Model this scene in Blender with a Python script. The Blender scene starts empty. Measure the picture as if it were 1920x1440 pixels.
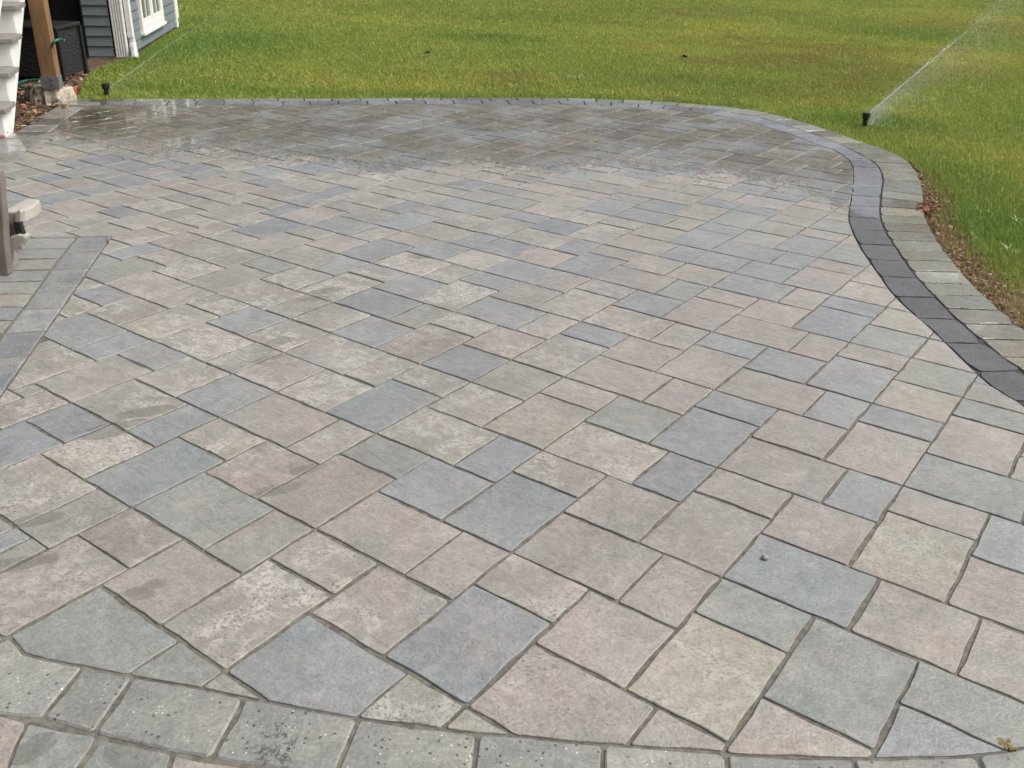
import bpy, math, random
import numpy as np
from mathutils import Vector, Matrix

# ------------------------------------------------------------------ camera, sky, sun, exposure
SC = bpy.context.scene
COL = SC.collection
H = 1.42                                   # camera height above the paving
PITCH, ROLL, FPX = math.radians(25.976), math.radians(-1.7326), 1788.0
fwd = Vector((0, math.cos(PITCH), -math.sin(PITCH)))
rgt0 = Vector((1, 0, 0)); dwn0 = fwd.cross(rgt0)
rgt = rgt0 * math.cos(ROLL) + dwn0 * math.sin(ROLL)
dwn = dwn0 * math.cos(ROLL) - rgt0 * math.sin(ROLL)
cam_d = bpy.data.cameras.new('camera'); cam = bpy.data.objects.new('camera', cam_d); COL.objects.link(cam)
cam_d.sensor_width = 36; cam_d.lens = 36 * FPX / 1920; cam_d.clip_start = 0.05; cam_d.clip_end = 2000
mt = Matrix.Identity(4)
for i in range(3):
    mt[i][0] = rgt[i]; mt[i][1] = -dwn[i]; mt[i][2] = -fwd[i]
mt[2][3] = H
cam.matrix_world = mt
SC.camera = cam
SC.view_settings.view_transform = 'Standard'; SC.view_settings.look = 'None'
SC.view_settings.gamma = 1; SC.view_settings.exposure = 0.78
SUN_EL, SUN_AZ = math.radians(52), math.radians(96)      # azimuth clockwise from straight ahead
world = bpy.data.worlds.new('World'); SC.world = world; world.use_nodes = True
wn = world.node_tree; bg = wn.nodes['Background']
sky = wn.nodes.new('ShaderNodeTexSky'); sky.sky_type = 'NISHITA'; sky.sun_disc = False
sky.sun_elevation = SUN_EL; sky.sun_rotation = SUN_AZ
sky.air_density = 1.0; sky.dust_density = 6.0; sky.ozone_density = 1.0
hs_ = wn.nodes.new('ShaderNodeHueSaturation'); hs_.inputs['Saturation'].default_value = .45     # thin white overcast
wn.links.new(sky.outputs[0], hs_.inputs['Color']); wn.links.new(hs_.outputs[0], bg.inputs[0]); bg.inputs[1].default_value = 0.105
sun_d = bpy.data.lights.new('sun', 'SUN'); sun = bpy.data.objects.new('sun', sun_d); COL.objects.link(sun)
sun_d.energy = 1.5; sun_d.angle = math.radians(24); sun_d.color = (1.0, 0.955, 0.89)
sdir = Vector((math.sin(SUN_AZ) * math.cos(SUN_EL), math.cos(SUN_AZ) * math.cos(SUN_EL), math.sin(SUN_EL)))
sun.rotation_euler = sdir.to_track_quat('Z', 'Y').to_euler()

rnd = random.Random(7)
nrng = np.random.default_rng(11)

# ------------------------------------------------------------------ helpers
def gw(u, v, z=0.0):
    """point at height z that the photograph shows at pixel (u, v)"""
    d = rgt * (u - 960) + dwn * (v - 720) + fwd * FPX
    t = (z - H) / d.z
    return (d.x * t, d.y * t)

def at_y(u, v, y):
    d = rgt * (u - 960) + dwn * (v - 720) + fwd * FPX
    t = y / d.y
    return Vector((d.x * t, y, H + d.z * t))

def lin(c):
    return tuple((x / 255 / 12.92 if x / 255 <= .04045 else ((x / 255 + .055) / 1.055) ** 2.4) for x in c)

class MB:
    """collects shapes and links them as one mesh object"""
    def __init__(s): s.v = []; s.f = []; s.c = []; s.r = []; s.k = []
    def add(s, vs, fs, col=(1, 1, 1), rn=(0, 0, 0), k=0.0):
        b = len(s.v); s.v += [tuple(p) for p in vs]
        for f in fs:
            s.f.append([b + i for i in f]); s.c.append(col); s.r.append(rn); s.k.append(k)
    def box(s, a, b, M=None, **kw):
        (x0, y0, z0), (x1, y1, z1) = a, b
        vs = [Vector(p) for p in ((x0,y0,z0),(x1,y0,z0),(x1,y1,z0),(x0,y1,z0),(x0,y0,z1),(x1,y0,z1),(x1,y1,z1),(x0,y1,z1))]
        if M is not None: vs = [M @ p for p in vs]
        s.add(vs, [(3,2,1,0),(4,5,6,7),(0,1,5,4),(1,2,6,5),(2,3,7,6),(3,0,4,7)], **kw)
    def prism(s, poly, ext, M=None, **kw):
        """poly: 3-D points of a flat outline; ext: extrusion vector"""
        e = Vector(ext); a = [Vector(p) for p in poly]; b = [p + e for p in a]; n = len(a)
        vs = a + b
        if M is not None: vs = [M @ p for p in vs]
        s.add(vs, [tuple(range(n))[::-1], tuple(range(n, 2 * n))] + [(i, (i + 1) % n, n + (i + 1) % n, n + i) for i in range(n)], **kw)
    def tube(s, pts, rad, n=8, cap=True, **kw):
        pts = [Vector(p) for p in pts]; rings = []
        rads = rad if isinstance(rad, (list, tuple)) else [rad] * len(pts)
        for i, p in enumerate(pts):
            t = (pts[min(i + 1, len(pts) - 1)] - pts[max(i - 1, 0)]).normalized()
            u = t.orthogonal().normalized() if abs(t.z) > .9 else t.cross(Vector((0, 0, 1))).normalized()
            w = t.cross(u)
            rings.append([p + (u * math.cos(2 * math.pi * k / n) + w * math.sin(2 * math.pi * k / n)) * rads[i] for k in range(n)])
        vs = [q for r_ in rings for q in r_]; fs = []
        for i in range(len(pts) - 1):
            for k in range(n):
                fs.append((i * n + k, i * n + (k + 1) % n, (i + 1) * n + (k + 1) % n, (i + 1) * n + k))
        if cap: fs += [tuple(range(n))[::-1], tuple((len(pts) - 1) * n + k for k in range(n))]
        s.add(vs, fs, **kw)
    def link(s, name, mat, parent=None, smooth=False, bevel=0):
        me = bpy.data.meshes.new(name); me.from_pydata(s.v, [], s.f); me.update()
        a = me.attributes.new('col', 'FLOAT_COLOR', 'FACE'); a.data.foreach_set('color', np.array([(*c, 1) for c in s.c], np.float32).ravel())
        a = me.attributes.new('rnd', 'FLOAT_VECTOR', 'FACE'); a.data.foreach_set('vector', np.array(s.r, np.float32).ravel())
        a = me.attributes.new('spk', 'FLOAT', 'FACE'); a.data.foreach_set('value', np.array(s.k, np.float32))
        me.materials.append(mat)
        if smooth: me.polygons.foreach_set('use_smooth', [True] * len(me.polygons))
        o = bpy.data.objects.new(name, me); COL.objects.link(o)
        if parent is not None:
            o.parent = parent; o.matrix_parent_inverse = Matrix.Translation(-Vector(parent.location))
        if bevel:
            m = o.modifiers.new('bevel', 'BEVEL'); m.width = bevel; m.segments = 2; m.limit_method = 'ANGLE'
        return o

def thing(name, label, cat, loc, group=None):
    o = bpy.data.objects.new(name, None); COL.objects.link(o); o.location = loc; o.empty_display_size = .1
    return tag(o, label, cat, group)
def tag(o, label, cat, group=None):
    o['label'] = label; o['category'] = cat
    if group: o['group'] = group
    return o
def struct(o, kind='structure'):
    o['kind'] = kind; return o

# node-tree helper
class NT:
    def __init__(s, name):
        s.m = bpy.data.materials.new(name); s.m.use_nodes = True; s.t = s.m.node_tree
        s.b = s.t.nodes['Principled BSDF']; s.out = s.t.nodes['Material Output']
    def n(s, kind, **kw):
        x = s.t.nodes.new('ShaderNode' + kind)
        for k, v in kw.items(): setattr(x, k, v)
        return x
    def set(s, sock, v):
        if isinstance(v, bpy.types.NodeSocket): s.t.links.new(v, sock)
        else: sock.default_value = v
    def math(s, op, a, b=0.0, c=None, clamp=False):
        x = s.n('Math', operation=op, use_clamp=clamp); s.set(x.inputs[0], a); s.set(x.inputs[1], b)
        if c is not None: s.set(x.inputs[2], c)
        return x.outputs[0]
    def vmath(s, op, a, b=None, scale=None):
        x = s.n('VectorMath', operation=op); s.set(x.inputs[0], a)
        if b is not None: s.set(x.inputs[1], b)
        if scale is not None: s.set(x.inputs['Scale'], scale)
        return x.outputs['Value'] if op in ('LENGTH', 'DOT_PRODUCT', 'DISTANCE') else x.outputs[0]
    def noise(s, vec, scale, detail=4, rough=.55, dist=0.0):
        x = s.n('TexNoise'); s.set(x.inputs['Vector'], vec); s.set(x.inputs['Scale'], scale)
        s.set(x.inputs['Detail'], detail); s.set(x.inputs['Roughness'], rough); s.set(x.inputs['Distortion'], dist)
        return x.outputs['Fac']
    def voro(s, vec, scale, feature='F1'):
        x = s.n('TexVoronoi', feature=feature); s.set(x.inputs['Vector'], vec); s.set(x.inputs['Scale'], scale)
        return x.outputs['Distance'], x.outputs['Color']
    def ramp(s, v, a, b, lo=0.0, hi=1.0):
        x = s.n('MapRange', interpolation_type='SMOOTHSTEP'); s.set(x.inputs[0], v)
        s.set(x.inputs[1], a); s.set(x.inputs[2], b); s.set(x.inputs[3], lo); s.set(x.inputs[4], hi)
        return x.outputs[0]
    def mix(s, f, a, b, mode='MIX'):
        x = s.n('Mix', data_type='RGBA', blend_type=mode); x.clamp_factor = True
        s.set(x.inputs[0], f); s.set(x.inputs[6], a); s.set(x.inputs[7], b); return x.outputs[2]
    def scalec(s, c, f):
        x = s.n('VectorMath', operation='SCALE'); s.set(x.inputs[0], tuple(c)[:3] if isinstance(c, tuple) else c); s.set(x.inputs['Scale'], f); return x.outputs[0]
    def attr(s, name, out='Color'):
        return s.n('Attribute', attribute_name=name).outputs[out]
    def mapped(s, vec, scale, rot=0.0):
        x = s.n('Mapping'); s.set(x.inputs['Vector'], vec); x.inputs['Scale'].default_value = scale
        x.inputs['Rotation'].default_value = (0, 0, rot); return x.outputs[0]
    def bump(s, h, strength, dist, prev=None):
        x = s.n('Bump'); s.set(x.inputs['Height'], h); x.inputs['Strength'].default_value = strength; x.inputs['Distance'].default_value = dist
        if prev is not None: s.set(x.inputs['Normal'], prev)
        return x.outputs[0]
    def pos(s): return s.n('NewGeometry').outputs['Position']

def c4(c): return (c[0], c[1], c[2], 1.0)

def plain(name, col, rough=.6, var=.18, scale=20, bump=.15, metal=0.0, spec=.5):
    t = NT(name); p = t.pos()
    n1 = t.noise(p, scale, 5); n2 = t.noise(p, scale * 7, 3)
    f = t.math('ADD', t.ramp(n1, .3, .7, 1 - var, 1 + var), t.ramp(n2, .3, .7, -var * .4, var * .4))
    t.set(t.b.inputs['Base Color'], t.scalec(c4(col), f)); t.b.inputs['Roughness'].default_value = rough
    t.b.inputs['Metallic'].default_value = metal; t.b.inputs['Specular IOR Level'].default_value = spec
    if bump: t.set(t.b.inputs['Normal'], t.bump(n2, bump, .003))
    return t.m

# wet area left by the sprinklers: everything beyond this curve on the paving
WET = [(-4.2, 6.75), (-2.97, 6.48), (-2.49, 6.2), (-1.71, 6.2), (-1.26, 6.06), (-.83, 5.9), (-.39, 6.2), (.09, 5.98), (.44, 6.18), (1.04, 6.06), (1.43, 5.97), (1.72, 5.75), (1.86, 5.2), (2.2, 4.6)]
def wetness(t, p):
    sx = t.n('SeparateXYZ'); t.set(sx.inputs[0], p)
    fc = t.n('FloatCurve'); cu = fc.mapping.curves[0]
    pts = [((x + 5) / 8, (y - 3) / 6) for x, y in WET]
    cu.points[0].location = (0, pts[0][1]); cu.points[1].location = (1, pts[-1][1])
    for x, y in pts: cu.points.new(x, y)
    fc.mapping.update()
    t.set(fc.inputs['Value'], t.math('MULTIPLY_ADD', sx.outputs[0], 1 / 8, 5 / 8))
    yb = t.math('MULTIPLY_ADD', fc.outputs[0], 6.0, 3.0)
    d = t.math('SUBTRACT', sx.outputs[1], yb)
    n = t.math('ADD', t.math('MULTIPLY', t.math('SUBTRACT', t.noise(p, 2.2, 3), .5), .5),
               t.math('MULTIPLY', t.math('SUBTRACT', t.noise(t.mapped(p, (1, .5, 1)), 19, 6, .75), .5), 1.5))
    dr, dcol = t.voro(t.vmath('ADD', t.mapped(p, (1, .6, 1)), t.scalec(t.n('TexNoise').outputs['Color'], 0.0)), 26)
    sc = t.n('SeparateColor'); t.set(sc.inputs[0], dcol)
    near = t.ramp(d, -.55, -.02)
    spat = t.math('MULTIPLY', t.ramp(t.math('ADD', dr, t.math('MULTIPLY', t.noise(p, 60, 3), .35)), .36, .46, 1, 0), t.math('GREATER_THAN', t.math('MULTIPLY', near, .95), sc.outputs[0]))
    return t.math('MAXIMUM', t.math('MULTIPLY', t.ramp(t.math('ADD', d, n), -.06, .30), t.ramp(t.math('ADD', d, t.math('MULTIPLY', t.math('SUBTRACT', t.noise(p, 1.7, 4), .5), 2.0)), -.3, .9, .62, 1)), t.math('MULTIPLY', spat, .55)), d

STAINS = [(275, 772, .10, .035, 25), (222, 797, .10, .025, 25), (195, 815, .07, .03, 20), (785, 481, .055, .045, 0), (610, 545, .08, .035, 30),
          (588, 560, .07, .03, 30), (524, 640, .055, .04, 40), (505, 672, .07, .02, 35), (70, 975, .07, .03, 20), (262, 1112, .035, .025, 0),
          (290, 1095, .03, .02, 10), (850, 345, .09, .035, 0), (575, 880, .06, .025, 30), (15, 1060, .13, .03, 20), (520, 918, .07, .03, 30), (1190, 397, .03, .02, 0),
          (60, 1405, .05, .03, 60), (240, 1415, .03, .06, 80)]
def stains(t, p):
    wob = t.math('MULTIPLY', t.math('SUBTRACT', t.noise(p, 18, 3), .5), .9)
    tot = None
    for u, v, a, b, ang in STAINS:
        x, y = gw(u, v)
        q = t.vmath('SUBTRACT', p, (x, y, 0))
        q = t.mapped(q, (1, 1, 0), -math.radians(ang))
        q = t.vmath('MULTIPLY', q, (1 / a, 1 / b, 0))
        f = t.ramp(t.math('ADD', t.vmath('LENGTH', q), wob), .9, 1.0, 1, 0)
        tot = f if tot is None else t.math('MAXIMUM', tot, f)
    return tot

def stone_material(name, kind):
    """kind: field (pavers), edge (slate-faced edging), band (dark smooth), cobble (grey pitted concrete)"""
    t = NT(name); p = t.pos()
    col = t.attr('col'); ro = t.attr('rnd', 'Vector'); spk = t.attr('spk', 'Fac')
    q = t.vmath('ADD', p, t.vmath('SCALE', ro, scale=20.0))
    qr = t.mapped(q, (1, 1, 1), math.radians(35))
    big = t.noise(q, 4.5, 4, .6); mid = t.noise(q, 22, 6, .65); fine = t.noise(q, 130, 5, .7); grain = t.noise(p, 520, 2, .6)
    vein = t.noise(t.mapped(qr, (3, 26, 10)), 1.6, 5, .6, .6)
    h = t.math('ADD', t.math('MULTIPLY', mid, .6), t.math('MULTIPLY', fine, .35)); cleft = t.noise(t.mapped(qr, (2.2, 9, 5)), 2.2, 4, .55, 1.0)
    if kind == 'field':
        c = t.mix(t.ramp(big, .42, .62, 0, .75), col, t.mix(1.0, col, (1.06, .945, .93, 1), 'MULTIPLY'))
        c = t.mix(t.ramp(t.noise(q, 3.4, 3, .5), .46, .66, 0, .8), c, t.mix(1.0, col, (.88, .96, .985, 1), 'MULTIPLY'))
        c = t.mix(t.ramp(t.noise(q, 7.5, 5, .65), .52, .64, 0, .5), c, t.mix(1.0, col, (.90, .89, .84, 1), 'MULTIPLY'))
        c = t.scalec(c, t.ramp(t.noise(q, 48, 4, .7), .3, .7, .88, 1.10))
        c = t.mix(t.ramp(t.noise(q, 6.3, 4, .6), .48, .72, 0, .5), c, (.245, .245, .222, 1))
        c = t.mix(t.ramp(vein, .5, .75, 0, .22), c, (.20, .21, .21, 1))
        c = t.mix(t.ramp(t.noise(q, 9, 6, .7), .54, .68, 0, .28), c, (.37, .35, .31, 1))      # pale mineral bloom
        ds = t.n('HueSaturation'); ds.inputs['Saturation'].default_value = .66; t.set(ds.inputs['Color'], c); c = ds.outputs[0]; c = t.vmath('MULTIPLY', c, (.99, .965, .94)); c = t.scalec(c, t.math('MULTIPLY', t.ramp(t.noise(p, .9, 4), .35, .65, .93, 1.05), t.ramp(t.noise(p, 4.2, 5, .65), .35, .68, 1.04, .90)))
        fm = t.ramp(mid, .3, .7, .91, 1.09); ff = t.ramp(fine, .3, .7, .86, 1.12); fg = t.ramp(grain, .3, .7, .86, 1.13)
        c = t.scalec(c, t.math('MULTIPLY', t.math('MULTIPLY', fm, ff), fg))
        # dried drops: pits of darker, still damp stone in a pale crust
        dv, _ = t.voro(t.vmath('ADD', t.mapped(qr, (1, 1.5, 1)), t.scalec(t.n('TexNoise').outputs['Color'], .0)), 62)
        pm = t.ramp(t.noise(q, 5.5, 4, .6), .44, .6)
        crust = t.math('MULTIPLY', t.math('MULTIPLY', pm, spk), t.ramp(mid, .36, .55))
        c = t.mix(t.math('MULTIPLY', t.math('MULTIPLY', crust, t.ramp(t.noise(qr, 75, 4, .7), .40, .56)), .62), c, (.46, .44, .405, 1))
        drops = t.math('MULTIPLY', t.math('MULTIPLY', t.ramp(t.math('ADD', dv, t.math('MULTIPLY', fine, .35)), .42, .52, 1, 0), t.ramp(t.noise(q, 11, 4), .42, .6)), t.math('MULTIPLY_ADD', spk, .7, .34))
        c = t.mix(drops, c, t.scalec(c, .52))
        st = stains(t, p)
        c = t.mix(t.math('MULTIPLY', st, .9), c, t.scalec(t.mix(.35, c, (.25, .235, .20, 1)), .70))
        scr = t.ramp(t.noise(t.mapped(q, (60, 5, 1), .5), 1.3, 3, .5, 1.2), .69, .75)
        c = t.mix(t.math('MULTIPLY', scr, .14), c, (.16, .15, .14, 1))
        bh = t.math('ADD', t.math('ADD', h, t.math('MULTIPLY', vein, .35)), t.math('MULTIPLY', cleft, 1.1)); bs, bd = .75, .009
        wetcol, dryr = .38, .38
    elif kind == 'edge':
        c = t.mix(t.ramp(big, .45, .7, 0, .5), col, (.19, .165, .125, 1))
        c = t.mix(t.ramp(vein, .52, .7, 0, .5), c, (.25, .265, .23, 1))
        c = t.scalec(c, t.math('MULTIPLY', t.ramp(mid, .3, .7, .84, 1.16), t.ramp(fine, .3, .7, .88, 1.12)))
        bh = t.math('ADD', t.math('MULTIPLY', vein, 1.3), t.math('MULTIPLY', h, .7)); bs, bd = .85, .012
        st = None; wetcol, dryr = .62, .5
    elif kind == 'band':
        c = t.scalec(col, t.math('MULTIPLY', t.ramp(mid, .3, .7, .84, 1.16), t.math('MULTIPLY', t.ramp(fine, .3, .7, .72, 1.28), t.ramp(grain, .3, .7, .75, 1.25))))
        c = t.mix(t.ramp(t.noise(q, 8, 5, .7), .52, .75, 0, .35), c, (.15, .145, .135, 1))
        bh = t.math('ADD', h, t.math('MULTIPLY', fine, .6)); bs, bd = .8, .006; st = None; wetcol, dryr = 1.25, .5  # wet band colour is raised to paint in its sheen
    else:
        c = t.mix(t.ramp(big, .4, .65, 0, .6), col, t.mix(.5, col, (.34, .335, .27, 1)))
        c = t.scalec(c, t.math('MULTIPLY', t.ramp(mid, .3, .7, .86, 1.12), t.ramp(fine, .3, .7, .78, 1.2)))
        dv, dc = t.voro(p, 75)
        sep = t.n('SeparateColor'); t.set(sep.inputs[0], dc)
        pick = t.ramp(sep.outputs[0], .72, .78)
        pits = t.math('MULTIPLY', t.ramp(t.math('ADD', dv, t.math('MULTIPLY', fine, .3)), .34, .42, 1, 0), pick)
        c = t.mix(t.math('MULTIPLY', pits, .8), c, (.055, .055, .055, 1))
        dv2, dc2 = t.voro(p, 120); sep2 = t.n('SeparateColor'); t.set(sep2.inputs[0], dc2)
        glint = t.math('MULTIPLY', t.ramp(dv2, .16, .24, 1, 0), t.math('MULTIPLY', t.ramp(sep2.outputs[1], .8, .85), t.ramp(mid, .42, .6)))
        c = t.mix(t.math('MULTIPLY', glint, .8), c, (.8, .8, .76, 1))
        x, y = gw(515, 1405)                                              # water-blotched patch on one block
        m = t.ramp(t.vmath('LENGTH', t.vmath('MULTIPLY', t.vmath('SUBTRACT', p, (x, y, 0)), (1 / .05, 1 / .085, 0))), .6, 1.05, 1, 0)
        sq = t.math('MULTIPLY', t.ramp(t.math('ABSOLUTE', t.math('SUBTRACT', t.noise(t.mapped(p, (1, .75, 1), .35), 58, 3, .6, 1.1), .52)), .03, .055, 1, 0), t.ramp(t.noise(p, 38, 2), .42, .5))
        c = t.mix(t.math('MULTIPLY', t.math('MULTIPLY', m, sq), .85), c, (.06, .06, .058, 1))
        bh = t.math('ADD', h, t.math('MULTIPLY', pits, -.7)); bs, bd = .7, .006; st = None; wetcol, dryr = .6, .55
    w, _ = wetness(t, p)
    if kind == 'edge': w = t.math('MAXIMUM', w, .6)
    if kind == 'cobble': w = t.math('MAXIMUM', w, .18)
    hs = t.n('HueSaturation'); hs.inputs['Saturation'].default_value = 1.5; sw_ = t.n('SeparateXYZ'); t.set(sw_.inputs[0], ro); t.set(hs.inputs['Value'], t.math('MULTIPLY_ADD', t.math('POWER', sw_.outputs[1], 1.6), wetcol * 1.1, wetcol * .78)); t.set(hs.inputs['Color'], c)
    wetc = t.mix(.40, hs.outputs[0], (.135, .108, .055, 1)) if kind == 'field' else hs.outputs[0]
    c = t.mix(w, c, wetc)
    t.set(t.b.inputs['Base Color'], c)
    sr_ = t.n('SeparateXYZ'); t.set(sr_.inputs[0], ro)
    film = t.math('ADD', t.ramp(t.noise(p, 7, 4, .6), .35, .65, .12, .34), t.math('MULTIPLY', t.math('POWER', sr_.outputs[0], 2.0), .30))
    r = t.math('MULTIPLY_ADD', fine, .16, dryr)
    mx = t.n('Mix'); t.set(mx.inputs[0], w); t.set(mx.inputs[2], r); t.set(mx.inputs[3], film)
    r = mx.outputs[0]
    if st is not None: r = t.math('SUBTRACT', r, t.math('MULTIPLY', st, .12))
    pud = t.math('MULTIPLY', t.ramp(t.noise(t.mapped(p, (1, .7, 1)), 1.9, 5, .6), .46, .58), t.ramp(w, .35, .6))
    mp = t.n('Mix'); t.set(mp.inputs[0], pud); t.set(mp.inputs[2], r); mp.inputs[3].default_value = .07; r = mp.outputs[0]
    if kind != 'cobble':
        t.set(t.b.inputs['Coat Weight'], t.math('ADD', t.math('MULTIPLY', w, .08), t.math('MULTIPLY', pud, .9), clamp=True)); t.set(t.b.inputs['Coat Roughness'], t.math('MULTIPLY_ADD', pud, -.16, .22)); t.b.inputs['Coat IOR'].default_value = 1.4
    t.set(t.b.inputs['Roughness'], r)
    t.b.inputs['Specular IOR Level'].default_value = .9 if kind == 'field' else .5
    nb = t.bump(bh, bs, bd)
    t.set(t.b.inputs['Normal'], t.bump(t.math('MULTIPLY', cleft, t.math('SUBTRACT', w, t.math('MULTIPLY', pud, .8))), 1.0, .022, nb) if kind == 'field' else nb)
    return t.m

def joint_material():
    t = NT('jointing_sand'); p = t.pos(); w, _ = wetness(t, p)
    n = t.noise(p, 45, 5, .7); n2 = t.noise(p, 3.0, 3); g = t.noise(p, 700, 2)
    c = t.mix(t.ramp(n, .35, .65), (.080, .075, .063, 1), (.165, .154, .128, 1))
    c = t.mix(t.ramp(n2, .5, .7, 0, .45), c, (.115, .095, .058, 1))
    c = t.scalec(c, t.ramp(g, .3, .7, .75, 1.25))
    c = t.mix(w, c, (.27, .25, .20, 1))  # sky shine of the water-filled joints, painted as a paler colour
    t.set(t.b.inputs['Base Color'], c)
    mx = t.n('Mix'); t.set(mx.inputs[0], w); mx.inputs[2].default_value = .9; mx.inputs[3].default_value = .22
    t.set(t.b.inputs['Roughness'], mx.outputs[0])
    t.set(t.b.inputs['Normal'], t.bump(t.math('ADD', n, g), .5, .004))
    return t.m

M_FIELD = stone_material('field_paver_stone', 'field'); M_EDGE = stone_material('edging_slate_stone', 'edge')
M_BAND = stone_material('dark_band_stone', 'band'); M_COB = stone_material('pitted_grey_concrete', 'cobble'); M_JOINT = joint_material()

# ------------------------------------------------------------------ outline of the patio (world metres)
def smooth(pts, n=6):
    """Catmull-Rom through the points"""
    P = [Vector((*p, 0)) if len(p) == 2 else Vector(p) for p in pts]; out = []
    for i in range(len(P) - 1):
        a, b, c, d = P[max(i - 1, 0)], P[i], P[i + 1], P[min(i + 2, len(P) - 1)]
        for k in range(n):
            t = k / n
            out.append(.5 * ((2 * b) + (c - a) * t + (2 * a - 5 * b + 4 * c - d) * t * t + (3 * b - a - 3 * c + d) * t ** 3))
    return [(v.x, v.y) for v in out] + [(P[-1].x, P[-1].y)]

PX_OUT = [(1980, 668), (1920, 616), (1844, 553), (1803, 509), (1772, 469), (1741, 419), (1731, 387), (1731, 356), (1709, 309), (1668, 284), (1617, 266), (1545, 241), (1500, 227), (1444, 212.5), (1387, 203), (1331, 197.5), (1275, 192.5), (1200, 188), (1100, 184.8), (1000, 183.2), (850, 183), (700, 184), (550, 184.4), (400, 184.6), (250, 185), (128, 185.5)]
PX_MID = [(1990, 770), (1920, 697), (1884, 672), (1803, 606), (1753, 556), (1716, 516), (1681, 466), (1659, 431), (1650, 400), (1652, 369), (1655, 333), (1644, 309), (1611, 288), (1578, 272), (1540, 256), (1481, 237), (1425, 220.5), (1369, 210), (1331, 204.5), (1275, 199.5), (1200, 194.3), (1100, 189.8), (1000, 188), (850, 187.7), (700, 188.7), (550, 189.3), (400, 189.8), (250, 190.4), (165, 190.8)]
PX_INN = [(1990, 830), (1920, 762), (1880, 737), (1837, 705), (1755, 625), (1682, 560), (1650, 518), (1612, 462), (1594, 422), (1591, 405), (1593, 385), (1600, 340), (1594, 303), (1567, 283), (1533, 271), (1481, 251.5), (1425, 234), (1387, 223.5), (1331, 213.5), (1275, 206), (1200, 202), (1100, 197), (1000, 195), (850, 194.5), (700, 195.5), (550, 196.2), (400, 196.6), (250, 197), (190, 197.3)]
W_OUT = smooth([gw(*p) for p in PX_OUT]); W_MID = smooth([gw(*p) for p in PX_MID]); W_INN = smooth([gw(*p) for p in PX_INN])
# left border along the planting bed: outer and inner line
L_OUT = [gw(128, 185.5), gw(118, 191), gw(95, 207), gw(60, 227), gw(30, 247), (-3.48, 6.2), (-3.4, 5.4), (-3.35, 4.4)]
L_INN = [gw(190, 197.3), gw(162, 197.8), gw(112, 232), gw(55, 278), gw(0, 322), (-2.98, 4.9), (-2.9, 4.35)]
NEAR_UP = [(-60, 1185), (0, 1203), (18, 1192), (45, 1224), (82, 1234), (125, 1243), (155, 1247), (245, 1266), (300, 1276), (375, 1289), (425, 1300), (480, 1311), (520, 1317), (580, 1330), (655, 1343), (730, 1354), (825, 1365), (890, 1374), (942, 1377), (980, 1379), (1060, 1389), (1165, 1396), (1235, 1402), (1345, 1408), (1380, 1414), (1440, 1417), (1540, 1420), (1630, 1421), (1715, 1419), (1790, 1418), (1865, 1411), (1920, 1401), (1990, 1385)]
NEAR_LO = [(-60, 1330), (0, 1339), (75, 1348), (125, 1360), (175, 1377), (237, 1390), (312, 1408), (375, 1418), (450, 1431), (540, 1444), (640, 1458), (760, 1472), (900, 1484), (1100, 2100), (1300, 1512), (1500, 1520), (1700, 1518), (1990, 1490)]
STRIP_R = [(210, 442), (190, 471), (168.5, 502.5), (144.5, 537.5), (118, 576), (88.5, 618.5), (55, 666), (2, 742), (-60, 832)]
STRIP_L = [(142, 445), (125, 465), (95, 505), (67, 545), (42, 577), (25, 600), (5, 625), (-20, 660), (-70, 730)]

def area2(p): return sum(p[i][0] * p[(i + 1) % len(p)][1] - p[(i + 1) % len(p)][0] * p[i][1] for i in range(len(p)))
def ccw(p): return p if area2(p) > 0 else p[::-1]
def inset(poly, d):
    """move every edge inwards by d (ccw polygon)"""
    n = len(poly); out = []
    for i in range(n):
        a, b, c = Vector(poly[i - 1]), Vector(poly[i]), Vector(poly[(i + 1) % n])
        e1, e2 = (b - a), (c - b)
        if e1.length < 1e-7 or e2.length < 1e-7: continue
        e1.normalize(); e2.normalize()
        n1, n2 = Vector((-e1.y, e1.x)), Vector((-e2.y, e2.x))
        k = max(.35, 1 + n1.dot(n2)); out.append(tuple(b + (n1 + n2) * (d / k)))
    return out
def clip_convex(subject, clip):
    """Sutherland-Hodgman: any subject against a convex ccw clip polygon"""
    out = list(subject); n = len(clip)
    for i in range(n):
        a, b = clip[i], clip[(i + 1) % n]; ex, ey = b[0] - a[0], b[1] - a[1]
        inp, out = out, []
        for j in range(len(inp)):
            p, q = inp[j - 1], inp[j]
            sp = ex * (p[1] - a[1]) - ey * (p[0] - a[0]); sq = ex * (q[1] - a[1]) - ey * (q[0] - a[0])
            if (sp >= 0) != (sq >= 0):
                t = sp / (sp - sq); out.append((p[0] + (q[0] - p[0]) * t, p[1] + (q[1] - p[1]) * t))
            if sq >= 0: out.append(q)
        if not out: return []
    return out
def tidy(p, eps=.004):
    out = []
    for q in p:
        if not out or math.hypot(q[0] - out[-1][0], q[1] - out[-1][1]) > eps: out.append(q)
    while len(out) > 2 and math.hypot(out[0][0] - out[-1][0], out[0][1] - out[-1][1]) <= eps: out.pop()
    return out

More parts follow.
